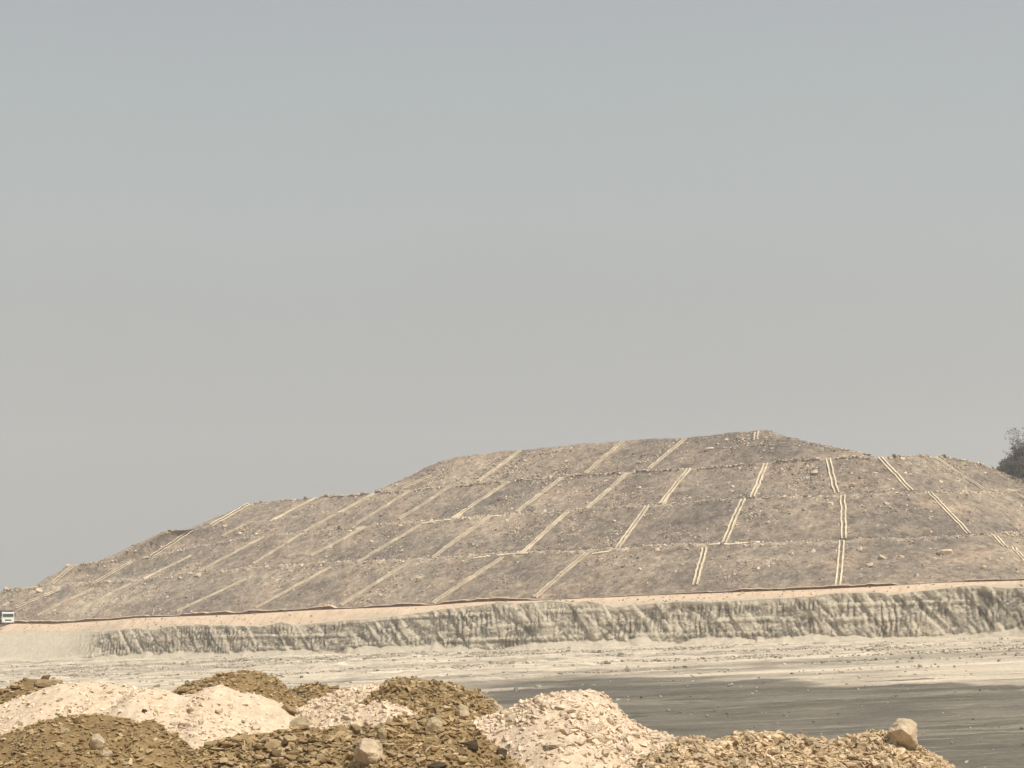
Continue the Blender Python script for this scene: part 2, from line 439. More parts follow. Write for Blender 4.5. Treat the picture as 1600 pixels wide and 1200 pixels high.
def build_ground():
    xs = np.concatenate([np.linspace(-1700, -170, 24), np.arange(-166, -40, 0.75), np.arange(-40, 60, 0.5), np.arange(60, 150, 0.75), np.linspace(152, 1700, 24)])
    ys = np.concatenate([np.linspace(-900, 14, 14), np.arange(16, 330, 0.62), np.arange(331, 420, 3.0), np.linspace(425, 1900, 26)])
    X, Y = np.meshgrid(xs, ys)
    Z, base, b = ground_z(X, Y)
    wd = wall_dist(X, Y)
    bY = np.interp(X, cb[np.argsort(cb[:, 0]), 0], cb[np.argsort(cb[:, 0]), 1])
    edge = (Y - bY) / (bY + 1) + (0.13 + 0.22 * sstep(18, 60, X)) * fbm(X * 0.03, Y * 0.12, 1.0, 5, 0.62) 
    coal = 1 - sstep(-0.035, 0.025, edge)
    coal2 = coal * (0.93 + 0.07 * vnoise(X * .2, Y * .2))
    bench = sstep(-0.3, 0.15, b - base)
    inside = (bench_dist(X, Y) < 12)
    bench = np.where(inside, bench, 0.0)
    rt = np.random.default_rng(8)
    tp = np.zeros_like(X); td = np.zeros_like(X)
    for q in range(46):
        y0 = rt.uniform(70, 290); sl = rt.normal(0.10, 0.16); cv = rt.normal(0, 0.0016); ph = rt.uniform(0, 6)
        yc = y0 + sl * X + cv * X * X + 1.5 * np.sin(X * 0.05 + ph) + 1.6 * vnoise(X * 0.11, 0 * X, q * 2.3)
        d = np.abs(np.abs(Y - yc) - 1.15) / (0.32 + 0.0020 * Y)
        on = np.exp(-d ** 2) * sstep(-0.25, 0.25, vnoise(X * 0.03 + q, Y * 0.0 + q * 3.1))
        if q % 3: tp = np.maximum(tp, on * rt.uniform(0.25, 0.8))
        else: td = np.maximum(td, on * rt.uniform(0.4, 0.9))
    fade = np.clip(1 - np.maximum(np.abs(X) - 165, 0) / 120, 0, 1) * np.clip((2200 - Y) / 1800, 0, 1)
    # crumbly belt in front of the face, smooth haul surface to the right
    px, py = px_of(np.stack([X, np.maximum(Y, 5), Z], -1))
    u = (X * WDIR[0] + Y * WDIR[1])
    belt = sstep(120, 45, wd + 26 * fbm(X * 0.03, Y * 0.03, 8.0, 3))
    smooth_side = sstep(-5, 55, X + 0.25 * (wd - 30) + 14 * fbm(X * 0.04, Y * 0.05, 2.0, 3)) * sstep(14, 36, wd)
    rough = np.clip(belt * (1 - 0.85 * smooth_side) * (1 - coal), 0, 1)
    streak = sstep(0.1, 0.5, fbm(X * 0.05 + 4, Y * 0.02 * 8, 3.0, 4))
    amp = rough * (0.55 + 0.4 * vnoise(X * 0.08, Y * 0.08, 9.0))
    bumps = amp * (0.75 * fbm(X * 0.33, Y * 0.33, 0, 4, 0.6) + 0.35 * np.abs(fbm(X * 0.12, Y * 0.5, 5.0, 3)))
    ruts = (1 - rough) * 0.10 * fbm(X * 0.06 + 0.03 * Y, Y * 0.55 - 0.05 * X, 7.0, 3) * (wd > 0)
    fine = (0.05 + 0.06 * coal) * fbm(X * 0.8, Y * 0.8, 2.0, 3) * (1 - bench)
    tp, td = tp * (1 - bench), td * (1 - bench)
    ruts = ruts - (0.08 * tp + 0.20 * td) * (wd > 4) + 0.10 * np.clip(fbm(X * 0.22, Y * 0.3, 27.0, 4, 0.65), 0, 1) * (wd > 4)
    Z = Z + (bumps + ruts + fine) * np.clip(1 - bench, 0, 1) * fade + bench * 0.08 * fbm(X * 0.9, Y * 0.9, 6.0, 3)
    # behind the cut face the ground lies hidden below the dump
    Z = np.where(wd < -3, np.minimum(Z, base - 1.0), Z)
    roughc = np.clip(rough * (0.75 + 0.5 * fbm(X * 0.07, Y * 0.2, 3.3, 3)) + 0.25 * streak * (1 - coal) * (wd > 0), 0, 1)
    V = np.stack([X, Y, Z], -1).reshape(-1, 3)
    o = link_mesh("ground", V, grid_faces(len(ys), len(xs)), MT['floor'], smooth=True,
                  attrs={"coal": coal2.ravel(), "rough": roughc.ravel(), "bench": bench.ravel(), "trackp": tp.ravel(), "trackd": td.ravel()})
    return tag(o, kind="structure")
ground = build_ground()

# ---------------------------------------------------------------- cut face of the pit and the haul road on top
TOPX = [-700, -200, 0, 60, 130, 150, 200, 230, 260, 300, 400, 430, 455, 500, 560, 640, 690, 720, 770, 800, 850, 880, 910, 950, 1000, 1060, 1100, 1150, 1200, 1260, 1300, 1350, 1400, 1450, 1490, 1520, 1560, 1600, 1800, 2200]
TOPY = [1020, 996, 989, 988, 987, 986, 982, 984, 978, 976, 979, 972, 978, 972, 968, 959, 951, 948, 942, 943, 939, 943, 939, 949, 944, 939, 941, 938, 936, 933, 927, 926, 929, 922, 918, 915, 919, 919, 906, 880]
TOEX = [-700, -200, 0, 90, 200, 230, 400, 500, 680, 760, 850, 935, 1050, 1300, 1400, 1480, 1600, 1800, 2200]
TOEY = [1000, 979, 972, 973, 966, 963, 957, 951, 944, 938, 936, 932, 927, 918, 913, 908, 905, 898, 884]
def line_point(px, off):
    """plan position (X, Y) on the line parallel to the face, `off` metres behind its foot, seen at photo column px"""
    k = ray(px, np.full(np.shape(px), 950.0))
    ox, oy = WL[0] - WOUT[0] * off, WL[1] - WOUT[1] * off
    # (k*Y - o) . WOUT = 0
    Y = (ox * WOUT[0] + oy * WOUT[1]) / (k[..., 0] * WOUT[0] + k[..., 1] * WOUT[1])
    return k[..., 0] * Y, Y
def z_at(px, py, Y): return (ray(px, py) * np.asarray(Y)[..., None])[..., 2]

ss = np.arange(-110, WLEN + 75, 0.14)
bx = WL[0] + WDIR[0] * ss; by = WL[1] + WDIR[1] * ss
bpx, _ = px_of(np.stack([bx, by, plane_z(bx, by)], -1))
ROAD_BACK = 16.0
def build_face():
    zt = z_at(bpx, np.interp(bpx, TOPX, TOPY), by + 3)
    zt = zt + 0.12 * fbm(ss * 0.7, 0 * ss, 3.0, 3)
    zb = plane_z(bx, by) - 0.7
    nv = 74
    v = np.linspace(0, 1, nv)[:, None]
    S = np.broadcast_to(ss, (nv, len(ss)))
    H = (zt - zb)[None, :]
    Z = zb + H * v
    hz = Z - (zb + 0.7)                                     # height above the pit floor
    soft = sstep(190, 60, bpx)[None, :]                     # smooth spoil ramp at the left end
    setback = (0.26 + 0.85 * soft) * H * v
    lean = S - 0.55 * (1 - v) * H                           # runs lean towards the right going down
    # shallow buttresses and gullies
    o = 0.42 * fbm(S * 0.06, v * 0.6, 1.0, 3)
    g = 1 - np.abs(fbm(lean * 0.22, v * 0.8, 5.0, 3)) * 2.6
    o = o - 0.28 * np.clip(g, 0, 1) ** 2
    fl = 1 - np.abs(vnoise(S * 0.8 + 0.5 * vnoise(S * .3, v * 3, 2), v * 1.6, 8.0)) * 2.0
    o = o + 0.14 * np.clip(fl, 0, 1) * sstep(0.05, 0.3, v) * sstep(-.4, .3, vnoise(S * 0.06, v * 1.5, 19.))
    # bucket tooth marks, row upon row
    tooth = np.sin(2 * np.pi * (S - 0.20 * (1 - v) * H) / 0.95 + 3.0 * vnoise(S * 0.13, v * 2.0, 3.0))
    tm = sstep(0.0, 0.25, fbm(S * 0.17, v * 4.5, 12.0, 3))
    tooth2 = np.sin(2 * np.pi * (S - 0.05 * (1 - v) * H) / 0.72 + 3.5 * vnoise(S * 0.16, v * 2.4, 93.0))
    tm2 = sstep(0.02, 0.25, fbm(S * 0.2, v * 4.8, 92.0, 3))
    brk = sstep(-0.3, 0.4, fbm(S * 0.35, v * H * 0.5, 83.0, 3))
    o = o + (0.13 * tooth * tm + 0.11 * tooth2 * tm2) * brk
    # strata ledges
    vv = v * H * 0.9 + 0.6 * vnoise(S * 0.05, v * 0, 2.0)
    led = (np.abs((vv % 1.9) / 1.9 - 0.5) * 2)
    o = o + 0.22 * sstep(0.55, 0.9, led) * sstep(-0.3, 0.4, fbm(S * 0.1, vv * 0.5, 22.0, 2))
    o = o + 0.36 * fbm(S * 1.0, v * H * 0.8, 14.0, 5, 0.75)
    scr = np.clip(1 - np.abs(vnoise(S * 1.5 + 0.4 * vnoise(S * 0.7, v * 6, 5.), v * 1.3, 33.0)) * 3.2, 0, 1) * sstep(-0.15, 0.25, fbm(S * 0.3, v * 4.0, 36.0, 3))
    o = 0.8 * o - 0.20 * scr
    env = sstep(0.0, 0.08, v) * (1 - 0.75 * sstep(0.9, 1.0, v))
    o = o * env * (1 - 0.8 * soft)
    # talus fans banked against the foot
    rng = np.random.default_rng(5)
    tal = np.full(S.shape, -9.0)
    sc = rng.uniform(ss[0], ss[-1], 64)
    for i, c in enumerate(sc):
        Hf = rng.uniform(0.4, 1.2) if i % 5 else rng.uniform(1.2, 2.0)
        w = Hf * rng.uniform(1.4, 2.6) + 0.8
        wl = w * rng.uniform(0.4, 0.8)
        ctr = c + 0.35 * (Hf - hz)
        dd = S - ctr + 1.4 * vnoise(S * 0.25, hz * 0.25, i * 1.7)
        h = Hf * (1 - np.sqrt((np.where(dd > 0, dd / w, dd / wl)) ** 2 + 0.02))
        tal = np.maximum(tal, (h - hz) * 0.9)
    tal = np.maximum(tal, (0.8 + 0.8 * fbm(S * 0.12, 0 * v, 31.0, 3) - hz) * 1.2)
    tal = tal + 0.42 * fbm(S * 0.4, hz * 0.6, 4.0, 5, 0.65)
    cur = o - setback
    talw = sstep(-0.15, 0.25, (tal - setback * 0.98 - cur))
    final = np.maximum(cur, tal - setback * 0.98)
    # dust runs trickling down the face, leaning to the right
    ln2 = S - 0.95 * (1 - v) * H
    run = fbm(ln2 * 0.26, v * 0.5, 61.0, 3, 0.6) + 0.45 * vnoise(ln2 * 0.9, v * 1.1, 66.0)
    run = sstep(0.04, 0.34, run + 0.14 * (1 - v))
    run2 = sstep(0.0, 0.35, fbm(S * 0.45, v * H * 0.5, 71.0, 4, 0.65) + 0.25 * sstep(600, 900, bpx)[None, :] - 0.1)
    final = final + 0.25 * run * (1 - talw) * sstep(0, .1, v) * (1 - soft)
    talw = np.maximum(talw, np.maximum(run * 0.95, run2 * 0.7))
    X = bx + WOUT[0] * final; Y = by + WOUT[1] * final
    cap = sstep(0.84, 0.97, v + 0.10 * fbm(S * 0.2, v * 2, 6.0, 3))
    sandy = sstep(0.955, 1.0, v + 0.03 * fbm(S * 0.2, v * 0, 16.0, 3)) * sstep(1500, 900, bpx)[None, :] * (vnoise(S * 0.08, 0 * v, 40.) > -0.3)
    t = np.clip(np.maximum(np.maximum(talw * (0.75 + 0.25 * vnoise(S * .4, v * 4)), soft * 0.95), cap * 0.85), 0, 1)
    gouge_shade_tone = np.maximum(sstep(0.1, 0.8, -tooth) * tm, sstep(0.1, 0.8, -tooth2) * tm2) * sstep(-0.15, 0.25, vnoise(S * 0.3, v * 4, 95.0)) * 0.85  # shade painted dark into the tooth troughs and scrapes
    gouge_shade_tone = np.maximum(gouge_shade_tone, 0.75 * sstep(0.35, 0.9, scr))
    gouge_shade_tone = np.maximum(gouge_shade_tone, 0.8 * sstep(0.22, 0.38, fbm(S * 0.8, v * H * 0.55, 97.0, 5, 0.7)))
    gouge_shade_tone = gouge_shade_tone * (1 - soft) * (1 - np.clip(tal - setback * 0.98 - cur + 0.5, 0, 1)) * sstep(0.02, 0.10, v) * (1 - sstep(0.85, 0.97, v))
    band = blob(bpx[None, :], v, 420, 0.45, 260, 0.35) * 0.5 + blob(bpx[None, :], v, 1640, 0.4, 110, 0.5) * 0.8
    gouge_shade_tone = np.clip(gouge_shade_tone + band * (0.42 + 1.2 * fbm(S * 0.5, v * 4, 98., 4, 0.65)), 0, 1)
    V = np.stack([X, Y, Z], -1).reshape(-1, 3)
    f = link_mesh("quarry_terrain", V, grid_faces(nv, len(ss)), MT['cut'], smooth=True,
                  attrs={"talus": t.ravel(), "sandy": (sandy * np.ones_like(S)).ravel(), "gouge_shade_tone": gouge_shade_tone.ravel()})
    tag(f, kind="structure")
    return X[-1], Y[-1], Z[-1]
fx, fy, fz = build_face()

def build_road():
    n = len(ss)
    toe_py = np.interp(bpx, TOEX, TOEY)
    ex, ey = fx, fy                                          # edge of the face
    offs = (fx - bx) * WOUT[0] + (fy - by) * WOUT[1]
    rows = []; grey = []
    def row(off, z, g):
        rows.append(np.stack([bx - WOUT[0] * off, by - WOUT[1] * off, z], -1)); grey.append(np.broadcast_to(g, (n,)))
    e = -offs
    def pxz(off, py):
        x = bx - WOUT[0] * off; y = by - WOUT[1] * off
        p, _ = px_of(np.stack([x, y, 0 * x], -1))
        return z_at(p, py(p), y)
    kk = np.exp(-np.linspace(-2.5, 2.5, 61) ** 2); kk /= kk.sum()
    fs = np.convolve(np.pad(fz, 30, mode='edge'), kk, 'valid')
    lum = 0.30 * fbm(ss * 0.12, 0 * ss, 2.0, 3, 0.5)
    zc = np.maximum(pxz(e + 3.4, lambda p: np.interp(p, TOEX, TOEY) + 3.2), fs + 0.25) + lum * 0.5
    ztoe = pxz(np.full(n, ROAD_BACK), lambda p: np.interp(p, TOEX, TOEY) + 2.0)
    row(e - 0.02, fz - 0.03, 1.0)
    row(e + 0.5, fs * 0.7 + fz * 0.3 + 0.12 + 0.1 * lum, 0.55)
    for k, w in ((1.1, 0.22), (1.6, 0.42), (2.1, 0.64), (2.6, 0.83), (3.0, 0.95), (3.4, 1.0), (3.8, 0.93), (4.3, 0.7)):
        jig = 0.16 * fbm(ss * 0.22, k * 1.3 + 0 * ss, 6.0, 3) + 0.03 * vnoise(ss * 0.8, k * 2.0 + 0 * ss, 9.0)
        row(e + k, fs + (zc - fs) * w + jig * (k < 3.3), np.clip(0.7 * sstep(0.45, 0.05, w + 0.35 * fbm(ss * 0.12, 0 * ss, 77.0, 3)), 0, 1))
    row(e + 5.2, np.minimum(zc - 0.75, ztoe - 0.1), 0.0)
    row(e + 5.6, np.minimum(zc - 0.8, ztoe - 0.1), 0.1)
    row(np.full(n, ROAD_BACK - 3), ztoe - 0.05, 0.1)
    row(np.full(n, ROAD_BACK + 1.5), ztoe, 0.0)
    row(np.full(n, ROAD_BACK + 12), ztoe - 0.3, 0.0)
    V = np.concatenate(rows); 
    o = link_mesh("haul_road", V, grid_faces(len(rows), n), MT['sand'], smooth=True, attrs={"grey": np.concatenate(grey)})
    tag(o, kind="structure")
    return ztoe, rows
ztoe, road_rows = build_road()

def build_bund():
    """low earth bund between road and dump: brown undercut front, pale top"""
    n = len(ss); lum = fbm(ss * 0.25, 0 * ss, 44.0, 4, 0.6)
    h = np.clip(0.66 + 0.4 * lum, 0.10, 1.05) * np.interp(bpx, [-100, 700, 760, 1030, 1060, 1330, 1370, 1700], [1, 0.9, 0.3, 0.35, 0.85, 0.8, 0.45, 0.5]) * (0.45 + 0.55 * sstep(-0.45, -0.1, vnoise(ss * 0.16, 0 * ss, 9.0)))
    rows, cap = [], []
    def row(off, z, c):
        rows.append(np.stack([bx - WOUT[0] * off, by - WOUT[1] * off, z], -1)); cap.append(np.full(n, c))
    w = 0.25 * fbm(ss * 0.5, 0 * ss, 50.0, 3)
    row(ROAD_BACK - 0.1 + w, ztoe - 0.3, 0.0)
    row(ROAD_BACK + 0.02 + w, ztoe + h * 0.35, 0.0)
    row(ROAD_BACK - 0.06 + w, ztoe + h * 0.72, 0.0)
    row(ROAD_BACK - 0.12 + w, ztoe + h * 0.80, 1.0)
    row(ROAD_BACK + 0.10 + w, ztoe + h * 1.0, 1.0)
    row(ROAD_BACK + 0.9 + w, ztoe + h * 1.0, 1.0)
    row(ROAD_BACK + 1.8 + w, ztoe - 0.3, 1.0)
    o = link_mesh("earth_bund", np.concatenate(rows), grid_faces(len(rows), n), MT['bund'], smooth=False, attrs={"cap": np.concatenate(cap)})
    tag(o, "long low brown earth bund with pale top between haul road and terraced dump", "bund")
build_bund()

# ---------------------------------------------------------------- the terraced dump
LEV = {
    'T': (TOEX, [y - 2.5 for y in TOEY]),
    'A': ([-100, 20, 80, 150, 224, 310, 410, 560, 685, 790, 900, 965, 1100, 1200, 1320, 1450, 1550, 1600, 1720], [938, 921, 914, 911, 905, 894, 886, 879, 871, 865, 862, 858, 851, 849, 845, 841, 835, 833, 826]),
    'B': ([60, 117, 160, 207, 235, 300, 347, 410, 475, 560, 640, 707, 800, 890, 1015, 1160, 1315, 1450, 1600, 1700], [893, 882, 878, 876, 872, 855, 847, 838, 832, 823, 818, 811, 803, 797, 789, 780, 774, 769, 768, 764]),
    'C': ([340, 390, 500, 580, 640, 700, 795, 870, 917, 980, 1075, 1200, 1300, 1375, 1460, 1530, 1600, 1700], [808, 787, 777, 771, 767, 761, 752, 746, 741, 739, 732, 723, 716, 714, 713.5, 727, 748, 775]),
}
def ly(l, x): return np.interp(x, *LEV[l])
KX = {
    'T': [-80, 59, 150, 277, 400, 532, 675, 835, 1085, 1310, 1545, 1670, 1790],
    'A': [15, 150, 240, 390, 500, 637, 787, 917, 1110, 1317, 1490, 1605, 1720],
    'B': [112, 220, 320, 475, 590, 722, 862, 985, 1143, 1318, 1430, 1538, 1640],
    'M': [258, 310, 400, 530, 628, 760, 898, 1010, 1160, 1311, 1402, 1500, 1600],
    'C': [390, 418, 486, 585, 668, 800, 935, 1035, 1175, 1303, 1374, 1460, 1560],
}
NK = len(KX['T'])
def up_from(P, px, py, slope, dmin=0.2, dmax=30.0):
    """next point up a fall line: on the ray of (px, py), rising from P at `slope`"""
    r = ray(px, py)
    Ys = P[1] + np.linspace(dmin, dmax, 300)
    Q = r[None, :] * Ys[:, None]
    dz = Q[:, 2] - P[2]; hd = np.hypot(Q[:, 0] - P[0], Q[:, 1] - P[1])
    i = int(np.argmin(np.abs(dz / hd - slope) + 0.0005 * (Ys - P[1])))
    return Q[i]
def bench_back(P, toward, w):
    d = np.array([toward[0] - P[0], toward[1] - P[1]]); d /= np.hypot(*d)
    return np.array([P[0] + d[0] * w, P[1] + d[1] * w, P[2] + 0.05])
cols = []
for k in range(NK):
    px = KX['T'][k]
    X, Y = line_point(np.array([float(px)]), ROAD_BACK + 1.2)
    Y = float(Y[0]) + (0, 8, 26, 52)[max(0, k - 9)] * (k > 9)
    P = at(px, float(ly('T', px)), Y)
    P = P + np.array([0, 0, -0.8])
    c = [P]
    q = up_from(P, KX['A'][k], float(ly('A', KX['A'][k])), 0.60); c.append(q)
    bw = (4.4, 4.2, 3.8, 3.2, 2.8)[k] if k < 5 else 2.6
    qb = bench_back(q, q + (q - P), bw); c.append(qb)
    q2 = up_from(qb, KX['B'][k], float(ly('B', KX['B'][k])), 0.62); c.append(q2)
    qb2 = bench_back(q2, q2 + (q2 - qb), bw); c.append(qb2)
    if k < 3: my = [829, 826, 815][k]
    else: my = 0.5 * (ly('B', KX['B'][k]) + ly('C', KX['C'][k])) - 1
    m = up_from(qb2, KX['M'][k], float(my), 0.60); c.append(m)
    mb = bench_back(m, m + (m - qb2), (4.4, 4.0, 2.8, 1.2)[k] if k < 4 else 0.15); c.append(mb)
    q3 = up_from(mb, KX['C'][k], float(ly('C', KX['C'][k])), 0.62); c.append(q3)
    cols.append(np.array(c))
cols = np.array(cols)                                        # (NK, 8, 3)
# ease the depths between neighbouring fall lines, keeping each point on its own ray
for it in range(2):
    Yv = cols[:, :, 1].copy()
    Ym = Yv.copy(); Ym[1:-1] = 0.25 * Yv[:-2] + 0.5 * Yv[1:-1] + 0.25 * Yv[2:]
    Ym[:, 0] = Yv[:, 0]
    cols = cols * (Ym / Yv)[:, :, None]
for i in range(1, 8):                                        # always deeper going up
    cols_y = np.maximum(cols[:, i, 1], cols[:, i - 1, 1] + 0.5)
    cols[:, i] *= (cols_y / cols[:, i, 1])[:, None]
for q, dy in ((0, 11.0), (1, 8.5), (2, 4.5), (3, 1.5)): cols[q, 7] *= (cols[q, 7, 1] + dy) / cols[q, 7, 1]
# wrap both ends away behind the dump
def ext(c, s, sh): 
    d = np.array([c[:, 0] / c[:, 1], np.ones(len(c)), 0 * c[:, 0]]).T
    e = c + d * s; e[:, 0] += sh; return e
cols = np.concatenate([[ext(cols[0], 90, 48.0), ext(cols[0], 25, 13.0)], cols, [ext(cols[-1], 30, -2.0), ext(cols[-1], 90, -25.0)]])
uk = np.concatenate([[0], np.cumsum(np.maximum(np.linalg.norm(np.diff(cols[:, 3], axis=0), axis=1), 4))])
NU = 900
uu = np.linspace(0, uk[-1], NU)
def column_curve(i):
    c = cubic(uk, cols[:, i], uu)
    lin = np.stack([np.interp(uu, uk, cols[:, i, a]) for a in range(3)], -1)
    w = np.maximum(1 - sstep(uk[1], uk[2] + 2.0, uu), sstep(uk[-3] - 2.0, uk[-2], uu))[:, None]
    return c * (1 - w) + lin * w
lev3 = [column_curve(i) for i in range(8)]
rows = []
lift = []
for i, (nseg) in enumerate((34, 3, 34, 3, 20, 3, 20)):
    for j in range(nseg):
        t = j / nseg
        rows.append(lev3[i] * (1 - t) + lev3[i + 1] * t); lift.append(i + t)
rows.append(lev3[7]); lift.append(7.0)
lift_front = len(rows)
# plateau behind the crest, then the far side
back = lev3[7] + np.stack([0 * uu + 0.0, 0 * uu + 3.0, 0 * uu - 0.3], -1); rows.append(back); lift.append(7.1)
for s, dz in ((12, -0.8), (35, -1.2), (70, -2.0)):
    rows.append(lev3[7] * np.array([1 - s / 900, 1, 1]) + np.array([0, s, dz])); lift.append(7.5)
rows.append(lev3[7] * np.array([0.8, 1, 0]) + np.array([0, 130, -14])); lift.append(8.0)
D0 = np.array(rows)                                           # (rows, NU, 3)
lift = np.array(lift)

# upper lift on the plateau
CX = [600, 640, 747, 840, 917, 1014, 1110, 1180, 1260, 1345]
CY = [763, 766.5, 755, 748, 741, 735.5, 730, 724, 719, 712]
DX = [690, 722, 815, 895, 975, 1072, 1145, 1183, 1192, 1200]
DY = [720, 712.5, 703.5, 694.5, 688.5, 684, 677, 672.5, 671.8, 672]
front = np.where((uu > uk[2] + 1) & (uu < uk[-3] - 1))[0]
cpx, _ = px_of(lev3[7][front])
o_ = front[np.argsort(cpx)]; cpx = np.sort(cpx)
ucols = []
for cx_, cy_, dx_, dy_ in zip(CX, CY, DX, DY):
    Yc = float(np.interp(cx_, cpx, lev3[7][o_, 1])) + 2.5
    P = at(cx_, cy_, Yc)
    Q = up_from(P, dx_, dy_, 0.60)
    ucols.append([P + np.array([0, -0.3, -0.9]), Q])
ucols = np.array(ucols)
Yv = ucols[:, 1, 1].copy(); Ym = Yv.copy(); Ym[1:-1] = .25 * Yv[:-2] + .5 * Yv[1:-1] + .25 * Yv[2:]
ucols[:, 1] *= (Ym / Yv)[:, None]
for q in (8, 9): ucols[q, 1] *= ucols[7, 1, 1] / ucols[q, 1, 1]
ucols[9, 0] *= (ucols[9, 0, 1] + 6) / ucols[9, 0, 1]
e0 = ucols[0].copy(); e0[0] += (3, 30, 0); e0[1] += (6, 30, -1.5)
e9 = ucols[-1].copy(); e9[0] += (-1, 30, 0); e9[1] += (-3, 26, -1)
ucols = np.concatenate([[e0], ucols, [e9]])
uk2 = np.concatenate([[0], np.cumsum(np.maximum(np.linalg.norm(np.diff(ucols.mean(1), axis=0), axis=1), 2))])
NU2 = 480
uu2 = np.linspace(0, uk2[-1], NU2)
lo, hi = cubic(uk2, ucols[:, 0], uu2), cubic(uk2, ucols[:, 1], uu2)
rows2 = [lo * (1 - t) + hi * t for t in np.linspace(0, 1, 36)]
rows2.append(hi + np.array([0, 1.5, 0.05])); rows2.append(hi + np.array([0, 14, -0.5])); rows2.append(hi * np.array([1, 1, 0]) + lo * np.array([0, 0, 1]) + np.array([0, 34, 0]))
U0 = np.array(rows2)

def tri_bvh(grid):
    n, m = grid.shape[:2]
    return BVHTree.FromPolygons([tuple(v) for v in grid.reshape(-1, 3)], [tuple(f) for f in grid_faces(n, m).tolist()])
BV1 = tri_bvh(D0[:, ::3]); BV2 = tri_bvh(U0[:, ::3])
def cast_dump(px, py):
    d = Vector(ray(px, py)).normalized()
    best = None
    for b in (BV1, BV2):
        h = b.ray_cast(Vector((0, 0, 0)), d)
        if h[0] is not None and (best is None or h[3] < best[3]): best = h
    return best

# ---- drainage chutes traced up the lifts: (bottom x, y, top x, y, lift)
CHUTES = [
    # lowest lift, left to right
    (25, 950, 95, 920, 1), (59, 961, 147, 919, 1), (107, 962, 205, 912, 1), (277, 955, 385, 905, 1), (400, 950, 517, 886, 1),
    (533, 946, 637, 880, 1), (677, 943, 785, 872, 1), (836, 934, 917, 865, 1), (1086, 915, 1102, 857, 1), (1310, 916, 1316, 846, 1),
    (1571, 856, 1551, 835, 1), (1625, 905, 1584, 857, 1),
    # second lift
    (82, 912, 116, 883, 2), (150, 910, 207, 877, 2), (224, 905, 300, 868, 2), (311, 893, 413, 839, 2), (396, 881, 472, 834, 2),
    (486, 869, 569, 825, 2), (561, 878, 658, 820, 2), (677, 871, 768, 806, 2), (815, 865, 887, 801, 2), (965, 857, 1012, 791, 2),
    (1131, 850, 1161, 781, 2), (1319, 843, 1317, 775, 2), (1514, 835, 1452, 770, 2),
    # third lift
    (160, 875, 248, 831, 3), (236, 870, 301, 828, 3), (330, 821, 389, 788, 3), (347, 838, 390, 816, 3), (422, 815, 494, 778, 3),
    (475, 831, 584, 772, 3), (556, 820, 641, 767, 3), (624, 812, 704, 761, 3), (707, 811, 795, 753, 3), (808, 801, 878, 747, 3),
    (918, 795, 981, 740, 3), (1032, 788, 1077, 733, 3), (1176, 778, 1197, 724, 3), (1307, 771, 1294, 717, 3), (1424, 768, 1374, 715, 3),
    (1536, 765, 1460, 715, 3), (1625, 795, 1581, 767, 3),
    # top lift
    (628, 764, 675, 744, 4), (748, 753, 813, 705, 4), (915, 740, 974, 690, 4), (1014, 733, 1071, 686, 4), (1181, 688, 1183, 675, 4),
]
def chute_axis(bx_, by_, tx_, ty_, n=14):
    pts, nrm = [], []
    for t in np.linspace(0.0, 1.0, n):
        h = cast_dump(bx_ + (tx_ - bx_) * t, by_ + (ty_ - by_) * t)
        if h is not None: pts.append(h[0]); nrm.append(h[1])
    if len(pts) < 5: return None
    P = np.array(pts); N = np.array(nrm); N[N[:, 2] < 0] *= -1
    good = np.abs(P[:, 1] - np.median(P[:, 1])) < 16
    P, N = P[good], N[good]
    if len(P) < 5: return None
    for _ in range(3):
        P[1:-1] = 0.25 * P[:-2] + 0.5 * P[1:-1] + 0.25 * P[2:]
    nn = N.mean(0); nn /= np.linalg.norm(nn)
    return P, nn
axes = [chute_axis(*c[:4]) for c in CHUTES]

# ---- surface relief, calm beside the chutes
def chute_mask(V):
    m = np.full(len(V), 99.0)
    for a in axes:
        if a is None: continue
        A, B = a[0][0], a[0][-1]
        d = B - A; t = np.clip(((V - A) @ d) / (d @ d), 0, 1)
        m = np.minimum(m, np.linalg.norm(V - A - t[:, None] * d, axis=1))
    return sstep(0.9, 2.6, m)
def relief(G, lift):
    V = G.reshape(-1, 3)
    x, y, z = V.T
    cm = chute_mask(V)
    n = 0.36 * fbm(x * 0.16, y * 0.16, z * 0.16, 3) + 0.17 * fbm(x * 0.55, y * 0.55, z * 0.55, 4, 0.62) 
    clod = sstep(0.05, 0.6, fbm(x * 0.09, y * 0.09, z * 0.2, 3)) * 0.30 * np.clip(fbm(x * 0.9, y * 0.9, z * 0.9, 3, 0.65), -0.2, 1)
    # broken ground along the berm edges
    L = np.repeat(lift, G.shape[1])
    edge = np.exp(-((L - 1.0) / 0.06) ** 2) + np.exp(-((L - 3.0) / 0.06) ** 2) + np.exp(-((L - 7.0) / 0.1) ** 2)
    n = n + 0.28 * edge * vnoise(x * 0.5, y * 0.5, z * 0.5)
    lip = np.exp(-((L - 0.985) / 0.022) ** 2) + np.exp(-((L - 2.985) / 0.022) ** 2) + np.exp(-((L - 6.97) / 0.035) ** 2) + np.exp(-((L - 4.975) / 0.03) ** 2) * (x < -42)
    lip = lip * sstep(-0.85, -0.35, fbm(x * 0.05, y * 0.05, z * 0.02, 3))
    n = n + 0.38 * lip
    return V + np.array([-0.12, -0.42, 0.9]) * ((n + clod) * cm)[:, None], lip, edge
V1, lip1, edge1 = relief(D0, lift)
V2, lip2, edge2 = relief(U0, np.linspace(3.3, 4.9, U0.shape[0]))
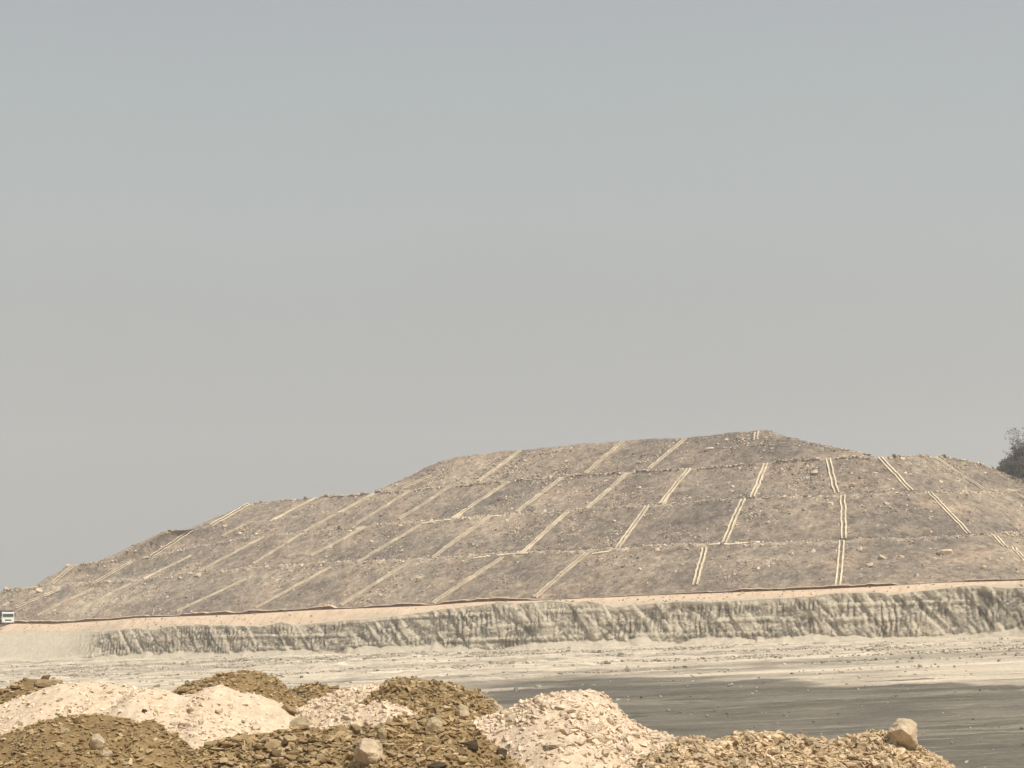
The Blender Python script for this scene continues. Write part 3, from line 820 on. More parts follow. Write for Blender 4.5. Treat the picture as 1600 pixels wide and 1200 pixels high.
def patch_attrs(V, edge, L, lip):
    """different tipped materials lie on the dump in patches, with shade painted along the lift toes"""
    px, py = px_of(V)
    x, y, z = V.T
    n = fbm(x * 0.12, y * 0.12, z * 0.12, 4, 0.6)
    n2 = fbm(x * 0.4, y * 0.4, z * 0.4, 3)
    lid = np.floor(np.where((L >= 4) & (L < 7.5) & (x > -42), 5.0, L + 1.0) / 2.0) * 13.7                   # each lift was tipped from other loads
    nl = fbm(x * 0.045 + lid, y * 0.045, z * 0.1 + lid, 3, 0.55)
    nr = fbm(x * 0.16 - lid, y * 0.16, z * 0.3, 4, 0.65)
    pale = 0.9 * blob(px, py, 330, 912, 150, 17, -0.12) + 0.7 * blob(px, py, 180, 938, 120, 14, -0.3) + 0.9 * blob(px, py, 25, 928, 55, 5, -0.15)
    pale = pale + 0.45 * blob(px, py, 760, 840, 70, 22, -0.4) + 0.35 * blob(px, py, 1010, 880, 120, 20) + 0.35 * blob(px, py, 1090, 755, 60, 20) + 0.4 * blob(px, py, 1500, 755, 90, 16, 0.35) + 0.3 * blob(px, py, 1250, 800, 60, 40)
    pale = np.clip(pale * (0.85 + 0.9 * n) + 0.16 * sstep(0.2, 0.7, n2), 0, 1)
    pale = np.clip(pale + edge * sstep(0.0, 0.5, n2) * 0.55, 0, 1)
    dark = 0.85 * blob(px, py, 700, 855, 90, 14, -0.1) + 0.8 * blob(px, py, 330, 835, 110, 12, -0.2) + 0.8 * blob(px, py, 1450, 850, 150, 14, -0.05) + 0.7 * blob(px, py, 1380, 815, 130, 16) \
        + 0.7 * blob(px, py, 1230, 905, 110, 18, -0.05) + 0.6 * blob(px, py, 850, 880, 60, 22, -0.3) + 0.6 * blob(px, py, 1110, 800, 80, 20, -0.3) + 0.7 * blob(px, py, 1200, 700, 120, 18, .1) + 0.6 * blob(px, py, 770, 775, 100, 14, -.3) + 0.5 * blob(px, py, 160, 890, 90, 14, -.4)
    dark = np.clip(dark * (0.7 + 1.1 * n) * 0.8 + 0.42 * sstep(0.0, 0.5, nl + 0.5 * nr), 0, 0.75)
    toe_shade = np.exp(-((L - 2.06) / 0.03) ** 2) + np.exp(-((L - 4.06) / 0.03) ** 2)  # shadow line painted where each lift meets the berm below
    dark = np.clip(dark + 0.75 * toe_shade * sstep(-0.4, 0.1, n), 0, 0.85)
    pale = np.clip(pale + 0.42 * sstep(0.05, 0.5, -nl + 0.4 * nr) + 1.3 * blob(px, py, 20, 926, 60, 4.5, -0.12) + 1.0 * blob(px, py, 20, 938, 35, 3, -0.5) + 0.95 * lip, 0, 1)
    return {"pale": pale, "dark": dark}
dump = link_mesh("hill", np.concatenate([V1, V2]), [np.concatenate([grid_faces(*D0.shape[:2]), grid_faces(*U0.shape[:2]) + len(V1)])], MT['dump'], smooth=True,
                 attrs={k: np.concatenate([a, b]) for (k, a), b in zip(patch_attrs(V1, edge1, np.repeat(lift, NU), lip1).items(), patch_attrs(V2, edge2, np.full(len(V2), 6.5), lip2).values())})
tag(dump, kind="structure")

# ---- chute objects
ORD = ["first", "second", "third", "fourth", "fifth", "sixth", "seventh", "eighth", "ninth", "tenth", "eleventh", "twelfth", "thirteenth", "fourteenth", "fifteenth", "sixteenth", "seventeenth", "eighteenth"]
LIFTN = {1: "lowest terrace", 2: "second terrace up", 3: "third terrace up", 4: "topmost terrace"}
def sweep(P, across, nn, a0, a1, h0, h1):
    """bar along the points P, from a0 to a1 sideways and h0 to h1 along the slope normal"""
    n = len(P); V = []
    for (a, h) in ((a0, h0), (a0, h1), (a1, h1), (a1, h0)):
        V.append(P + across * a + nn * h)
    V = np.stack(V, 1).reshape(-1, 3)
    q = []
    for i in range(n - 1):
        for k in range(4):
            q.append((i * 4 + k, i * 4 + (k + 1) % 4, (i + 1) * 4 + (k + 1) % 4, (i + 1) * 4 + k))
    q.append((0, 3, 2, 1)); e = (n - 1) * 4; q.append((e, e + 1, e + 2, e + 3))
    return V, np.array(q)
count = {}
for (b0, b1, t0, t1, lf), a in zip(CHUTES, axes):
    if a is None or b0 > 1612: continue
    count[lf] = count.get(lf, 0) + 1
total = dict(count); idx = {}
for (b0, b1, t0, t1, lf), a in zip(CHUTES, axes):
    if a is None: continue
    P, nn = a
    idx[lf] = idx.get(lf, 0) + 1
    k = idx[lf]
    T = P[-1] - P[0]; T /= np.linalg.norm(T)
    ac = np.cross(T, nn); ac /= np.linalg.norm(ac)
    base = P[0].copy()
    root = empty("drainage_chute", Vector(base))
    lean = "almost vertical" if abs(t0 - b0) < 0.35 * abs(t1 - b1) else ("leaning right" if t0 > b0 else "leaning left")
    mx = (b0 + t0) / 2
    where = ORD[k - 1] + " from the left"
    tag(root, "pale concrete chute %s, %s on the %s" % (lean, where, LIFTN[lf]), "drainage chute", "concrete drainage chutes down the terraced dump")
    rj = np.random.default_rng(int(b0 * 3 + b1))
    L = P - base + ac * rj.normal(0, 0.05, (len(P), 1)) + nn * rj.normal(-0.03, 0.05, (len(P), 1))
    faint = 0.85 if mx < 480 else (0.92 if mx < 640 else 1.0)
    cmat = MT['dusty'] if (mx < 560 or (lf, k) in ((3, 12), (4, 1), (4, 2))) else MT['concrete']
    ww = 0.27 * faint; gap = 0.22 * faint
    for s in (-1, 1):
        V, q = sweep(L, ac * s, nn, gap, gap + ww, -0.5, 0.27 * faint)
        link_mesh("side_wall", V, q, cmat, root)
    V, q = sweep(L, ac, nn, -gap, gap, -0.4, 0.05)
    link_mesh("channel_floor", V, q, MT['chfloor'], root)

# ---- pale bench drains running along the berms
BENCHD = [([(739, 872), (765, 868.5), (790, 866), (830, 864), (870, 862.5), (903, 862)], "short pale concrete drain along the first berm between two slanting chutes"),
          ([(925, 865), (960, 860), (1000, 857), (1035, 854), (1070, 852), (1100, 851)], "bright pale concrete drain along the first berm left of the near vertical chute"),
          ([(1108, 851), (1140, 850), (1175, 848)], "thin pale concrete drain along the first berm at the near vertical chute"),
          ([(660, 818), (675, 815), (690, 813), (708, 811)], "curved pale drain linking two chutes on the second berm"),
          ([(768, 807), (785, 805.5), (808, 802.5)], "short level drain joining two chutes on the middle berm")]
for pl, lab in BENCHD:
    pts = []
    for (a, b), (c, d) in zip(pl[:-1], pl[1:]):
        for t in np.linspace(0, 1, 8, endpoint=False):
            h = cast_dump(a + (c - a) * t, b + (d - b) * t + 1.0)
            if h is not None: pts.append(h[0])
    P = np.array(pts)
    if len(P) < 4: continue
    for _ in range(4): P[1:-1] = .25 * P[:-2] + .5 * P[1:-1] + .25 * P[2:]
    T = P[-1] - P[0]; T /= np.linalg.norm(T)
    nn = np.array([-0.1, -0.7, 0.7]); ac = np.cross(T, nn); ac /= np.linalg.norm(ac)
    V, q = sweep(P - P[0] + nn * np.random.default_rng(len(P)).normal(0, 0.05, (len(P), 1)), ac, nn, -0.13, 0.13, -0.5, 0.24)
    o = link_mesh("bench_drain", V, q, MT['dusty']); o.location = Vector(P[0])
    tag(o, lab, "drain", "concrete drains along the berms")

# ---------------------------------------------------------------- rock templates
def hull_template(seed, n=14, boxy=0.5, pts=None):
    r = np.random.default_rng(seed)
    p = r.normal(size=(n, 3)); p /= np.linalg.norm(p, axis=1)[:, None]
    p = np.sign(p) * np.abs(p) ** (1 - boxy * 0.6)
    p *= r.uniform(0.75, 1.0, (n, 1)); p *= 0.5 / np.abs(p).max(0)
    if pts is not None: p = pts
    bm = bmesh.new()
    for v in p: bm.verts.new(v)
    g = bmesh.ops.convex_hull(bm, input=bm.verts)
    bmesh.ops.delete(bm, geom=list({e for e in g['geom_interior'] if isinstance(e, bmesh.types.BMVert)}), context='VERTS')
    bm.verts.index_update()
    V = np.array([v.co[:] for v in bm.verts]); Fc = np.array([[v.index for v in f.verts] for f in bm.faces if len(f.verts) == 3])
    bm.free()
    return V, Fc
TEMPL = [hull_template(100 + i, 12 + i % 6, 0.6) for i in range(24)]
CHIPT = [hull_template(300 + i, 9 + i % 3, 0.8) for i in range(16)]

def rotmats(n, tilt, rng):
    a = rng.uniform(0, 2 * np.pi, n); ax = rng.uniform(0, 2 * np.pi, n); th = np.abs(rng.normal(0, tilt, n))
    ca, sa = np.cos(a), np.sin(a); Z = np.zeros(n); O = np.ones(n)
    Rz = np.stack([ca, -sa, Z, sa, ca, Z, Z, Z, O], -1).reshape(n, 3, 3)
    u = np.stack([np.cos(ax), np.sin(ax), Z], -1)
    K = np.zeros((n, 3, 3)); K[:, 0, 2] = u[:, 1]; K[:, 1, 2] = -u[:, 0]; K[:, 2, 0] = -u[:, 1]; K[:, 2, 1] = u[:, 0]
    Rt = np.eye(3) + np.sin(th)[:, None, None] * K + (1 - np.cos(th))[:, None, None] * (K @ K)
    return Rt @ Rz

def scatter_mesh(name, pts, size, dims, tint, mat, tilt, rng, templ):
    """many separate stones in one mesh (uncountable rubble)"""
    n = len(pts)
    Rm = rotmats(n, tilt, rng)
    which = rng.integers(0, len(templ), n)
    VV, FF, TT = [], [], []; off = 0
    for t in range(len(templ)):
        ids = np.where(which == t)[0]
        if len(ids) == 0: continue
        V, Fc = templ[t]
        S = V[None] * (size[ids, None] * dims[ids])[:, None, :]
        W = np.einsum('nij,nvj->nvi', Rm[ids], S) + pts[ids][:, None, :]
        VV.append(W.reshape(-1, 3))
        FF.append((Fc[None] + (np.arange(len(ids)) * len(V))[:, None, None]).reshape(-1, 3) + off)
        TT.append(np.repeat(tint[ids], len(V)))
        off += len(ids) * len(V)
    return link_mesh(name, np.concatenate(VV), np.concatenate(FF), mat, attrs={"tint": np.concatenate(TT)})

def boulder_mesh(name, seed, n=26, boxy=0.7, sub=2, rough=0.035, mat=None, pts=None):
    """one stone with faceted planes, worn edges and a rough skin; unit size"""
    V, Fc = hull_template(seed, n, boxy, pts)
    bm = bmesh.new()
    vs = [bm.verts.new(v) for v in V]
    for f in Fc: bm.faces.new([vs[i] for i in f])
    bmesh.ops.dissolve_limit(bm, angle_limit=R(14), verts=bm.verts, edges=bm.edges)
    bmesh.ops.bevel(bm, geom=list(bm.edges), offset=0.03, segments=2, affect='EDGES', profile=0.6)
    bmesh.ops.triangulate(bm, faces=bm.faces)
    for _ in range(sub): bmesh.ops.subdivide_edges(bm, edges=[e for e in bm.edges if e.calc_length() > 0.05], cuts=1)
    bmesh.ops.triangulate(bm, faces=bm.faces)
    bm.normal_update()
    P = np.array([v.co[:] for v in bm.verts]); N = np.array([v.normal[:] for v in bm.verts])
    d = rough * 1.5 * fbm(P[:, 0] * 3 + seed, P[:, 1] * 3, P[:, 2] * 4, 5, 0.65) - rough * 1.6 * np.clip(1 - np.abs(fbm(P[:, 0] * 1.6 + seed * 2, P[:, 1] * 1.6, P[:, 2] * 3.2, 3)) * 9, 0, 1)
    P = P + N * d[:, None]
    for v, p in zip(bm.verts, P): v.co = p
    me = bpy.data.meshes.new(name); bm.to_mesh(me); bm.free()
    if mat: me.materials.append(mat)
    return me

# ---- rubble on the dump
def dump_rubble():
    rng = np.random.default_rng(3)
    Vs = V1.reshape(D0.shape); nr = lift_front
    n = 150000
    i = rng.uniform(0, nr - 2, n); j = rng.uniform(60, NU - 60, n)
    # pull a share of them to the berm edges
    edge_rows = [0, 34, 37, 71, 74, 117]
    e = rng.random(n) < 0.16
    i[e] = np.clip(rng.choice(edge_rows, e.sum()) + rng.normal(0, 1.1, e.sum()), 0, nr - 2)
    i0 = i.astype(int); j0 = j.astype(int); fi = (i - i0)[:, None]; fj = (j - j0)[:, None]
    P = (Vs[i0, j0] * (1 - fi) + Vs[i0 + 1, j0] * fi) * (1 - fj) + (Vs[i0, j0 + 1] * (1 - fi) + Vs[i0 + 1, j0 + 1] * fi) * fj
    n2 = 32000
    Us = V2.reshape(U0.shape)
    i0 = rng.integers(0, 34, n2); j0 = rng.integers(5, NU2 - 6, n2); fi = rng.random((n2, 1)); fj = rng.random((n2, 1))
    Q = (Us[i0, j0] * (1 - fi) + Us[i0 + 1, j0] * fi) * (1 - fj) + (Us[i0, j0 + 1] * (1 - fi) + Us[i0 + 1, j0 + 1] * fi) * fj
    P = np.concatenate([P, Q]); e = np.concatenate([e, np.zeros(n2, bool)])
    c = fbm(P[:, 0] * 0.11, P[:, 1] * 0.11, P[:, 2] * 0.22, 4, 0.6)
    keep = (rng.random(len(P)) < 0.09 + 0.8 * sstep(0.08, 0.42, c)) | e
    keep &= chute_mask(P) > 0.30
    side = []
    for a in axes:
        if a is None: continue
        A, nn = a; m = int(np.linalg.norm(A[-1] - A[0]) * 2.2)
        t = rng.random(m) * (len(A) - 1); i0 = np.minimum(t.astype(int), len(A) - 2); f = (t - i0)[:, None]
        q = A[i0] * (1 - f) + A[i0 + 1] * f
        T = A[-1] - A[0]; T /= np.linalg.norm(T); ac = np.cross(T, nn)
        side.append(q + ac * (rng.choice([-1, 1], m) * rng.uniform(0.65, 1.0, m))[:, None])
    side = np.concatenate(side)
    P = np.concatenate([P, side]); keep = np.concatenate([keep, np.ones(len(side), bool)]); e = np.concatenate([e, np.zeros(len(side), bool)])
    P = P[keep]; e = e[keep]
    sz = np.clip(rng.lognormal(-1.38, 0.48, len(P)), 0.10, 0.9) * np.where(e, 1.1, 1.0)
    dims = np.stack([rng.uniform(0.8, 1.25, len(P)), rng.uniform(0.7, 1.0, len(P)), rng.uniform(0.45, 0.9, len(P))], -1)
    tint = np.clip(rng.beta(1.1, 0.75, len(P)) + 0.18 * e, 0, 1)
    o = scatter_mesh("rubble", P, sz, dims, tint, MT['hrock'], 0.4, rng, CHIPT)
    tag(o, "loose grey and cream rubble strewn over the slopes of the terraced dump", "rubble", kind="stuff")
dump_rubble()

DUMPB = [(655, 904, 10, 8, "lone pale boulder on the lowest terrace between two slanting chutes left of centre"),
    (1297, 787, 9, 7, "pale boulder just left of the upright chute on the second terrace"),
    (1386, 785, 9, 8, "pale rounded boulder right of the upright chute on the second terrace"),
    (1344, 856, 9, 8, "tall pale boulder close right of the upright chute on the lowest terrace"),
    (1270, 861, 8, 7, "pale boulder left of the upright chute near the top of the lowest terrace"),
    (1407, 871, 9, 7, "small cream boulder above a low pale slab right of the upright chutes"),
    (1476, 861, 20, 7, "longest pale slab lying on the first berm at the right"),
    (1379, 869, 14, 7, "broad pale slab on the lowest terrace right of the upright chute"),
    (1360, 882, 12, 6, "low pale slab right of the upright chutes near the foot of the dump"),
    (1432, 899, 7, 6, "small pale stone just above the haul road at lower right"),
    (1537, 887, 7, 8, "pale stone in the reddish patch at the lower right of the dump"),
    (1570, 834, 9, 6, "cream boulder on the berm beside the short chute at far right"),
    (1410, 715, 9, 7, "pale boulder standing on the right crest between two chutes"),
    (1392, 715, 7, 6, "small pale stone on the right crest next to the larger boulder"),
    (1272, 737, 11, 5, "flat pale slab left of the upright chute on the third terrace"),
    (1332, 757, 8, 5, "flat pale stone right of the upright chute on the third terrace"),
    (1108, 701, 13, 5, "longest broken concrete slab among rubble under the summit"),
    (1122, 693, 8, 6, "short upturned concrete slab among rubble under the summit"),
    (1136, 687, 8, 4, "small broken concrete slab nearest the summit"),
    (1027, 858, 8, 6, "pale block on the berm beside the bright drain"),
    (875, 896, 7, 5, "pale stone between the two long chutes right of centre"),
    (170, 909, 8, 5, "pale boulder on the first berm at the left of the dump"),
    (62, 921, 11, 5, "cream rock at the end of the pale track far left"),
    (352, 821, 8, 5, "pale boulder below the left crest shoulder"),
    (310, 897, 9, 6, "cream rock at the foot of a slanting chute on the left slope")]
hb_mesh = [boulder_mesh("pale_boulder", 500 + i, 18, 0.6, 1, 0.03, MT['hrock1']) for i in range(5)]
for i, (px, py, w, h, lab) in enumerate(DUMPB):
    hit = cast_dump(px, py + h * 0.3)
    if hit is None: continue
    P = hit[0]; s = P.length / F
    o = bpy.data.objects.new("pale_boulder", hb_mesh[i % 5]); COL.objects.link(o)
    o.location = P + Vector((0, -0.1, 0.12)); o.scale = (w * s * 1.15, max(w, h) * s, h * s * 1.3)
    o.rotation_euler = (random.uniform(-.2, .2), random.uniform(-.3, .3), random.uniform(-.5, .5))
    tag(o, lab, "boulder", "pale boulders on the dump")

# ---- stones on the pit floor
def floor_stones():
    rng = np.random.default_rng(21)
    n = 60000
    a = rng.uniform(0, WLEN + 40, n) - 20; d = np.abs(rng.normal(0, 34, n)) + 1.0
    X = WL[0] + WDIR[0] * a + WOUT[0] * d; Y = WL[1] + WDIR[1] * a + WOUT[1] * d
    c = fbm(X * 0.06, Y * 0.12, 2.0, 4, 0.65)
    keep = (c > 0.16) | (rng.random(n) < 0.03)
    keep &= (rng.random(n) < np.where(X > 20, 0.45, 1.0))
    X, Y = X[keep], Y[keep]
    nb = 5200
    Xc = rng.uniform(-25, 75, nb); Yc = rng.uniform(62, 190, nb)
    k2 = (bench_dist(Xc, Yc) > 9) & (fbm(Xc * 0.05, Yc * 0.2, 6.0, 4, 0.6) > rng.uniform(0.0, 0.6, nb))
    nfar = len(X); X = np.concatenate([X, Xc[k2]]); Y = np.concatenate([Y, Yc[k2]])
    Z = plane_z(X, Y)
    m = len(X)
    sz = np.clip(rng.lognormal(-1.35, 0.5, m), 0.1, 0.9)
    sz = np.where(X > 15, np.minimum(sz, 0.42), sz)
    sz[nfar:] *= 0.5
    dims = np.stack([rng.uniform(0.9, 1.6, m), rng.uniform(0.7, 1.0, m), rng.uniform(0.45, 0.85, m)], -1)
    RR = np.array(road_rows[1:10]); nr_ = 1500
    a = rng.uniform(0, len(RR) - 1.01, nr_); i = a.astype(int); f = (a - i)[:, None]; j = rng.integers(0, RR.shape[1], nr_)
    okr = fbm(ss[j] * 0.05, 0 * a, 3.0, 3) > rng.uniform(-0.4, 0.5, nr_)
    PR = (RR[i, j] * (1 - f) + RR[i + 1, j] * f)[okr] + np.array([0, 0, 0.05])
    k3 = len(PR)
    PR = np.concatenate([np.stack([X, Y, Z + np.where(np.arange(m) < nfar, 0.08, 0.03)], -1), PR])
    sz = np.concatenate([sz, np.clip(rng.lognormal(-1.5, 0.4, k3), 0.1, 0.5)])
    dims = np.concatenate([dims, np.stack([rng.uniform(0.9, 1.4, k3), rng.uniform(0.7, 1.0, k3), rng.uniform(0.5, 0.9, k3)], -1)])
    tint0 = rng.beta(2.2, 1.2, k3)
    o = scatter_mesh("gravel", PR, sz, dims, np.concatenate([np.where(np.arange(m) < nfar, rng.beta(2.2, 1.5, m), rng.beta(0.7, 1.2, m)), tint0]), MT['frock'], 0.35, rng, TEMPL)
    tag(o, "loose grey stones scattered on the pit floor and the sandy road edge", "gravel", kind="stuff")
floor_stones()

# ---------------------------------------------------------------- spoil heaps in the foreground
HEAPS = {
    'A': (52, 'brown', [(-60, 1085), (-10, 1078), (20, 1074), (40, 1064), (60, 1061), (90, 1064), (105, 1072), (130, 1080), (160, 1096)], "low brown heap of stone slabs at the far left behind the white heap"),
    'B': (52, 'brown', [(255, 1092), (275, 1078), (300, 1066), (330, 1060), (350, 1052), (385, 1048), (410, 1052), (430, 1063), (450, 1079), (475, 1098)], "rounded brown heap rising behind the white heaps left of centre"),
    'C': (54, 'brown', [(430, 1100), (455, 1082), (475, 1070), (495, 1068), (515, 1073), (540, 1076), (580, 1092)], "smallest brown heap in the back row between two larger brown heaps"),
    'D': (44, 'brown', [(540, 1120), (560, 1105), (590, 1084), (606, 1066), (625, 1062), (660, 1064), (700, 1069), (725, 1077), (750, 1086), (770, 1099), (785, 1114), (810, 1140)], "brown blocky heap beside the dark floor, left of the big white heap"),
    'E': (45, 'white', [(-70, 1105), (0, 1102), (30, 1090), (60, 1078), (85, 1071), (120, 1067), (170, 1068), (200, 1072), (225, 1080), (250, 1098)], "leftmost white rubble heap behind the brown soil heap"),
    'F': (43, 'white', [(180, 1100), (205, 1084), (217, 1076), (240, 1074), (262, 1081), (280, 1087), (310, 1083), (325, 1075), (340, 1072), (355, 1075), (372, 1084), (400, 1087), (425, 1096), (445, 1107), (460, 1121), (490, 1145)], "smooth white heap with a rounded top left of centre"),
    'G': (47.5, 'white', [(420, 1140), (450, 1118), (470, 1106), (500, 1093), (525, 1083), (560, 1073), (590, 1067), (612, 1067), (622, 1077), (640, 1100), (665, 1118)], "white heap in the middle behind the brown blocky heap"),
    'N': (41, 'white', [(490, 1145), (530, 1122), (560, 1110), (580, 1103), (600, 1100), (630, 1106), (650, 1116), (675, 1132)], "small low white heap in front of the brown blocky heap"),
    'H': (39, 'white', [(680, 1185), (715, 1150), (738, 1130), (770, 1119), (790, 1113), (820, 1098), (845, 1088), (870, 1082), (900, 1081), (935, 1084), (950, 1093), (970, 1111), (985, 1126), (1010, 1141), (1050, 1152), (1090, 1160), (1130, 1180)], "largest white rubble heap in front of the dark pit floor"),
    'I': (36, 'brown', [(-80, 1170), (-30, 1158), (0, 1149), (25, 1143), (60, 1129), (110, 1117), (155, 1117), (190, 1121), (215, 1129), (235, 1125), (250, 1134), (280, 1153), (300, 1171), (330, 1200)], "large smooth brown soil heap at the near left corner"),
    'J': (37, 'brown', [(250, 1200), (310, 1173), (330, 1166), (375, 1154), (430, 1149), (480, 1142), (520, 1140), (560, 1138), (600, 1142), (640, 1155), (680, 1180)], "broad brown heap of flat shale slabs near the bottom centre left"),
    'K': (36, 'brown', [(550, 1165), (590, 1137), (620, 1124), (660, 1119), (700, 1124), (735, 1137), (755, 1154), (775, 1172), (800, 1192), (830, 1215)], "near brown soil heap with slabs left of the big white heap"),
    'L': (35, 'tan', [(1000, 1190), (1060, 1160), (1095, 1155), (1115, 1162), (1140, 1154), (1165, 1147), (1185, 1147), (1230, 1149), (1250, 1157), (1270, 1156), (1300, 1163), (1340, 1153), (1370, 1146), (1400, 1150), (1425, 1163), (1445, 1175), (1470, 1192), (1490, 1202), (1530, 1222)], "long tan rubble ridge with a boulder on top at lower right"),
}
def heap_fn(key):
    d, kind, sil, _ = HEAPS[key]
    P = at(np.array([p[0] for p in sil], float), np.array([p[1] for p in sil], float), np.full(len(sil), float(d)))
    xr, zr = P[:, 0], P[:, 2]
    sd = (ord(key) - 64) * 3.7
    rel = {'A': .05, 'B': .05, 'C': .05, 'D': .06, 'I': .05, 'J': .07, 'K': .07, 'L': .06}.get(key, 0.06)
    def f(X, Y):
        dd = d + 0.6 * vnoise(X * 0.5 + sd, 0 * X, sd)
        xx = X + 0.25 * vnoise(X * 0.6, Y * 0.6, sd + 5)
        ridge = np.interp(X, xr, zr)
        out = np.maximum(xr[0] - X, X - xr[-1])
        ridge = np.where(out > 0, ridge - out * 0.8, ridge)
        w = np.abs(Y - dd)
        fall = (np.sqrt(w * w + 0.55 ** 2) - 0.55)
        lob = 1 + 0.22 * vnoise(X * 0.55 + sd, Y * 0.25, sd + 2)
        z = ridge - 0.70 * fall * lob
        k = sstep(0.0, 0.8, w)
        z = z + 0.16 * k * fbm(X * 0.8, Y * 0.8, sd, 3) + rel * fbm(X * 3.1, Y * 3.1, sd, 4, 0.6)
        return z
    return f, xr, d, kind
HF = {k: heap_fn(k) for k in HEAPS}
heap_bvh = {}
for k, (f, xr, d, kind) in HF.items():
    xs = np.arange(xr[0] - 0.6, xr[-1] + 0.6, 0.055); ys = np.arange(d - 3.6, d + 3.4, 0.06)
    X, Y = np.meshgrid(xs, ys); Z = np.maximum(f(X, Y), BENCH_Z - 1.6)
    G = np.stack([X, Y, Z], -1)
    c = np.array([0.5 * (xr[0] + xr[-1]), d, BENCH_Z])
    o = link_mesh("spoil_heap", G.reshape(-1, 3) - c, grid_faces(len(ys), len(xs)), MT[kind], smooth=True)
    o.location = Vector(c)
    tag(o, HEAPS[k][3], "spoil heap", "spoil heaps tipped along the bench edge")
    heap_bvh[k] = tri_bvh(G[::2, ::2])
def cast_heaps(px, py):
    dr = Vector(ray(px, py)).normalized(); best = None
    for k, b in heap_bvh.items():
        h = b.ray_cast(Vector((0, 0, 0)), dr)
        if h[0] is not None and (best is None or h[3] < best[0][3]): best = (h, k)
    return best

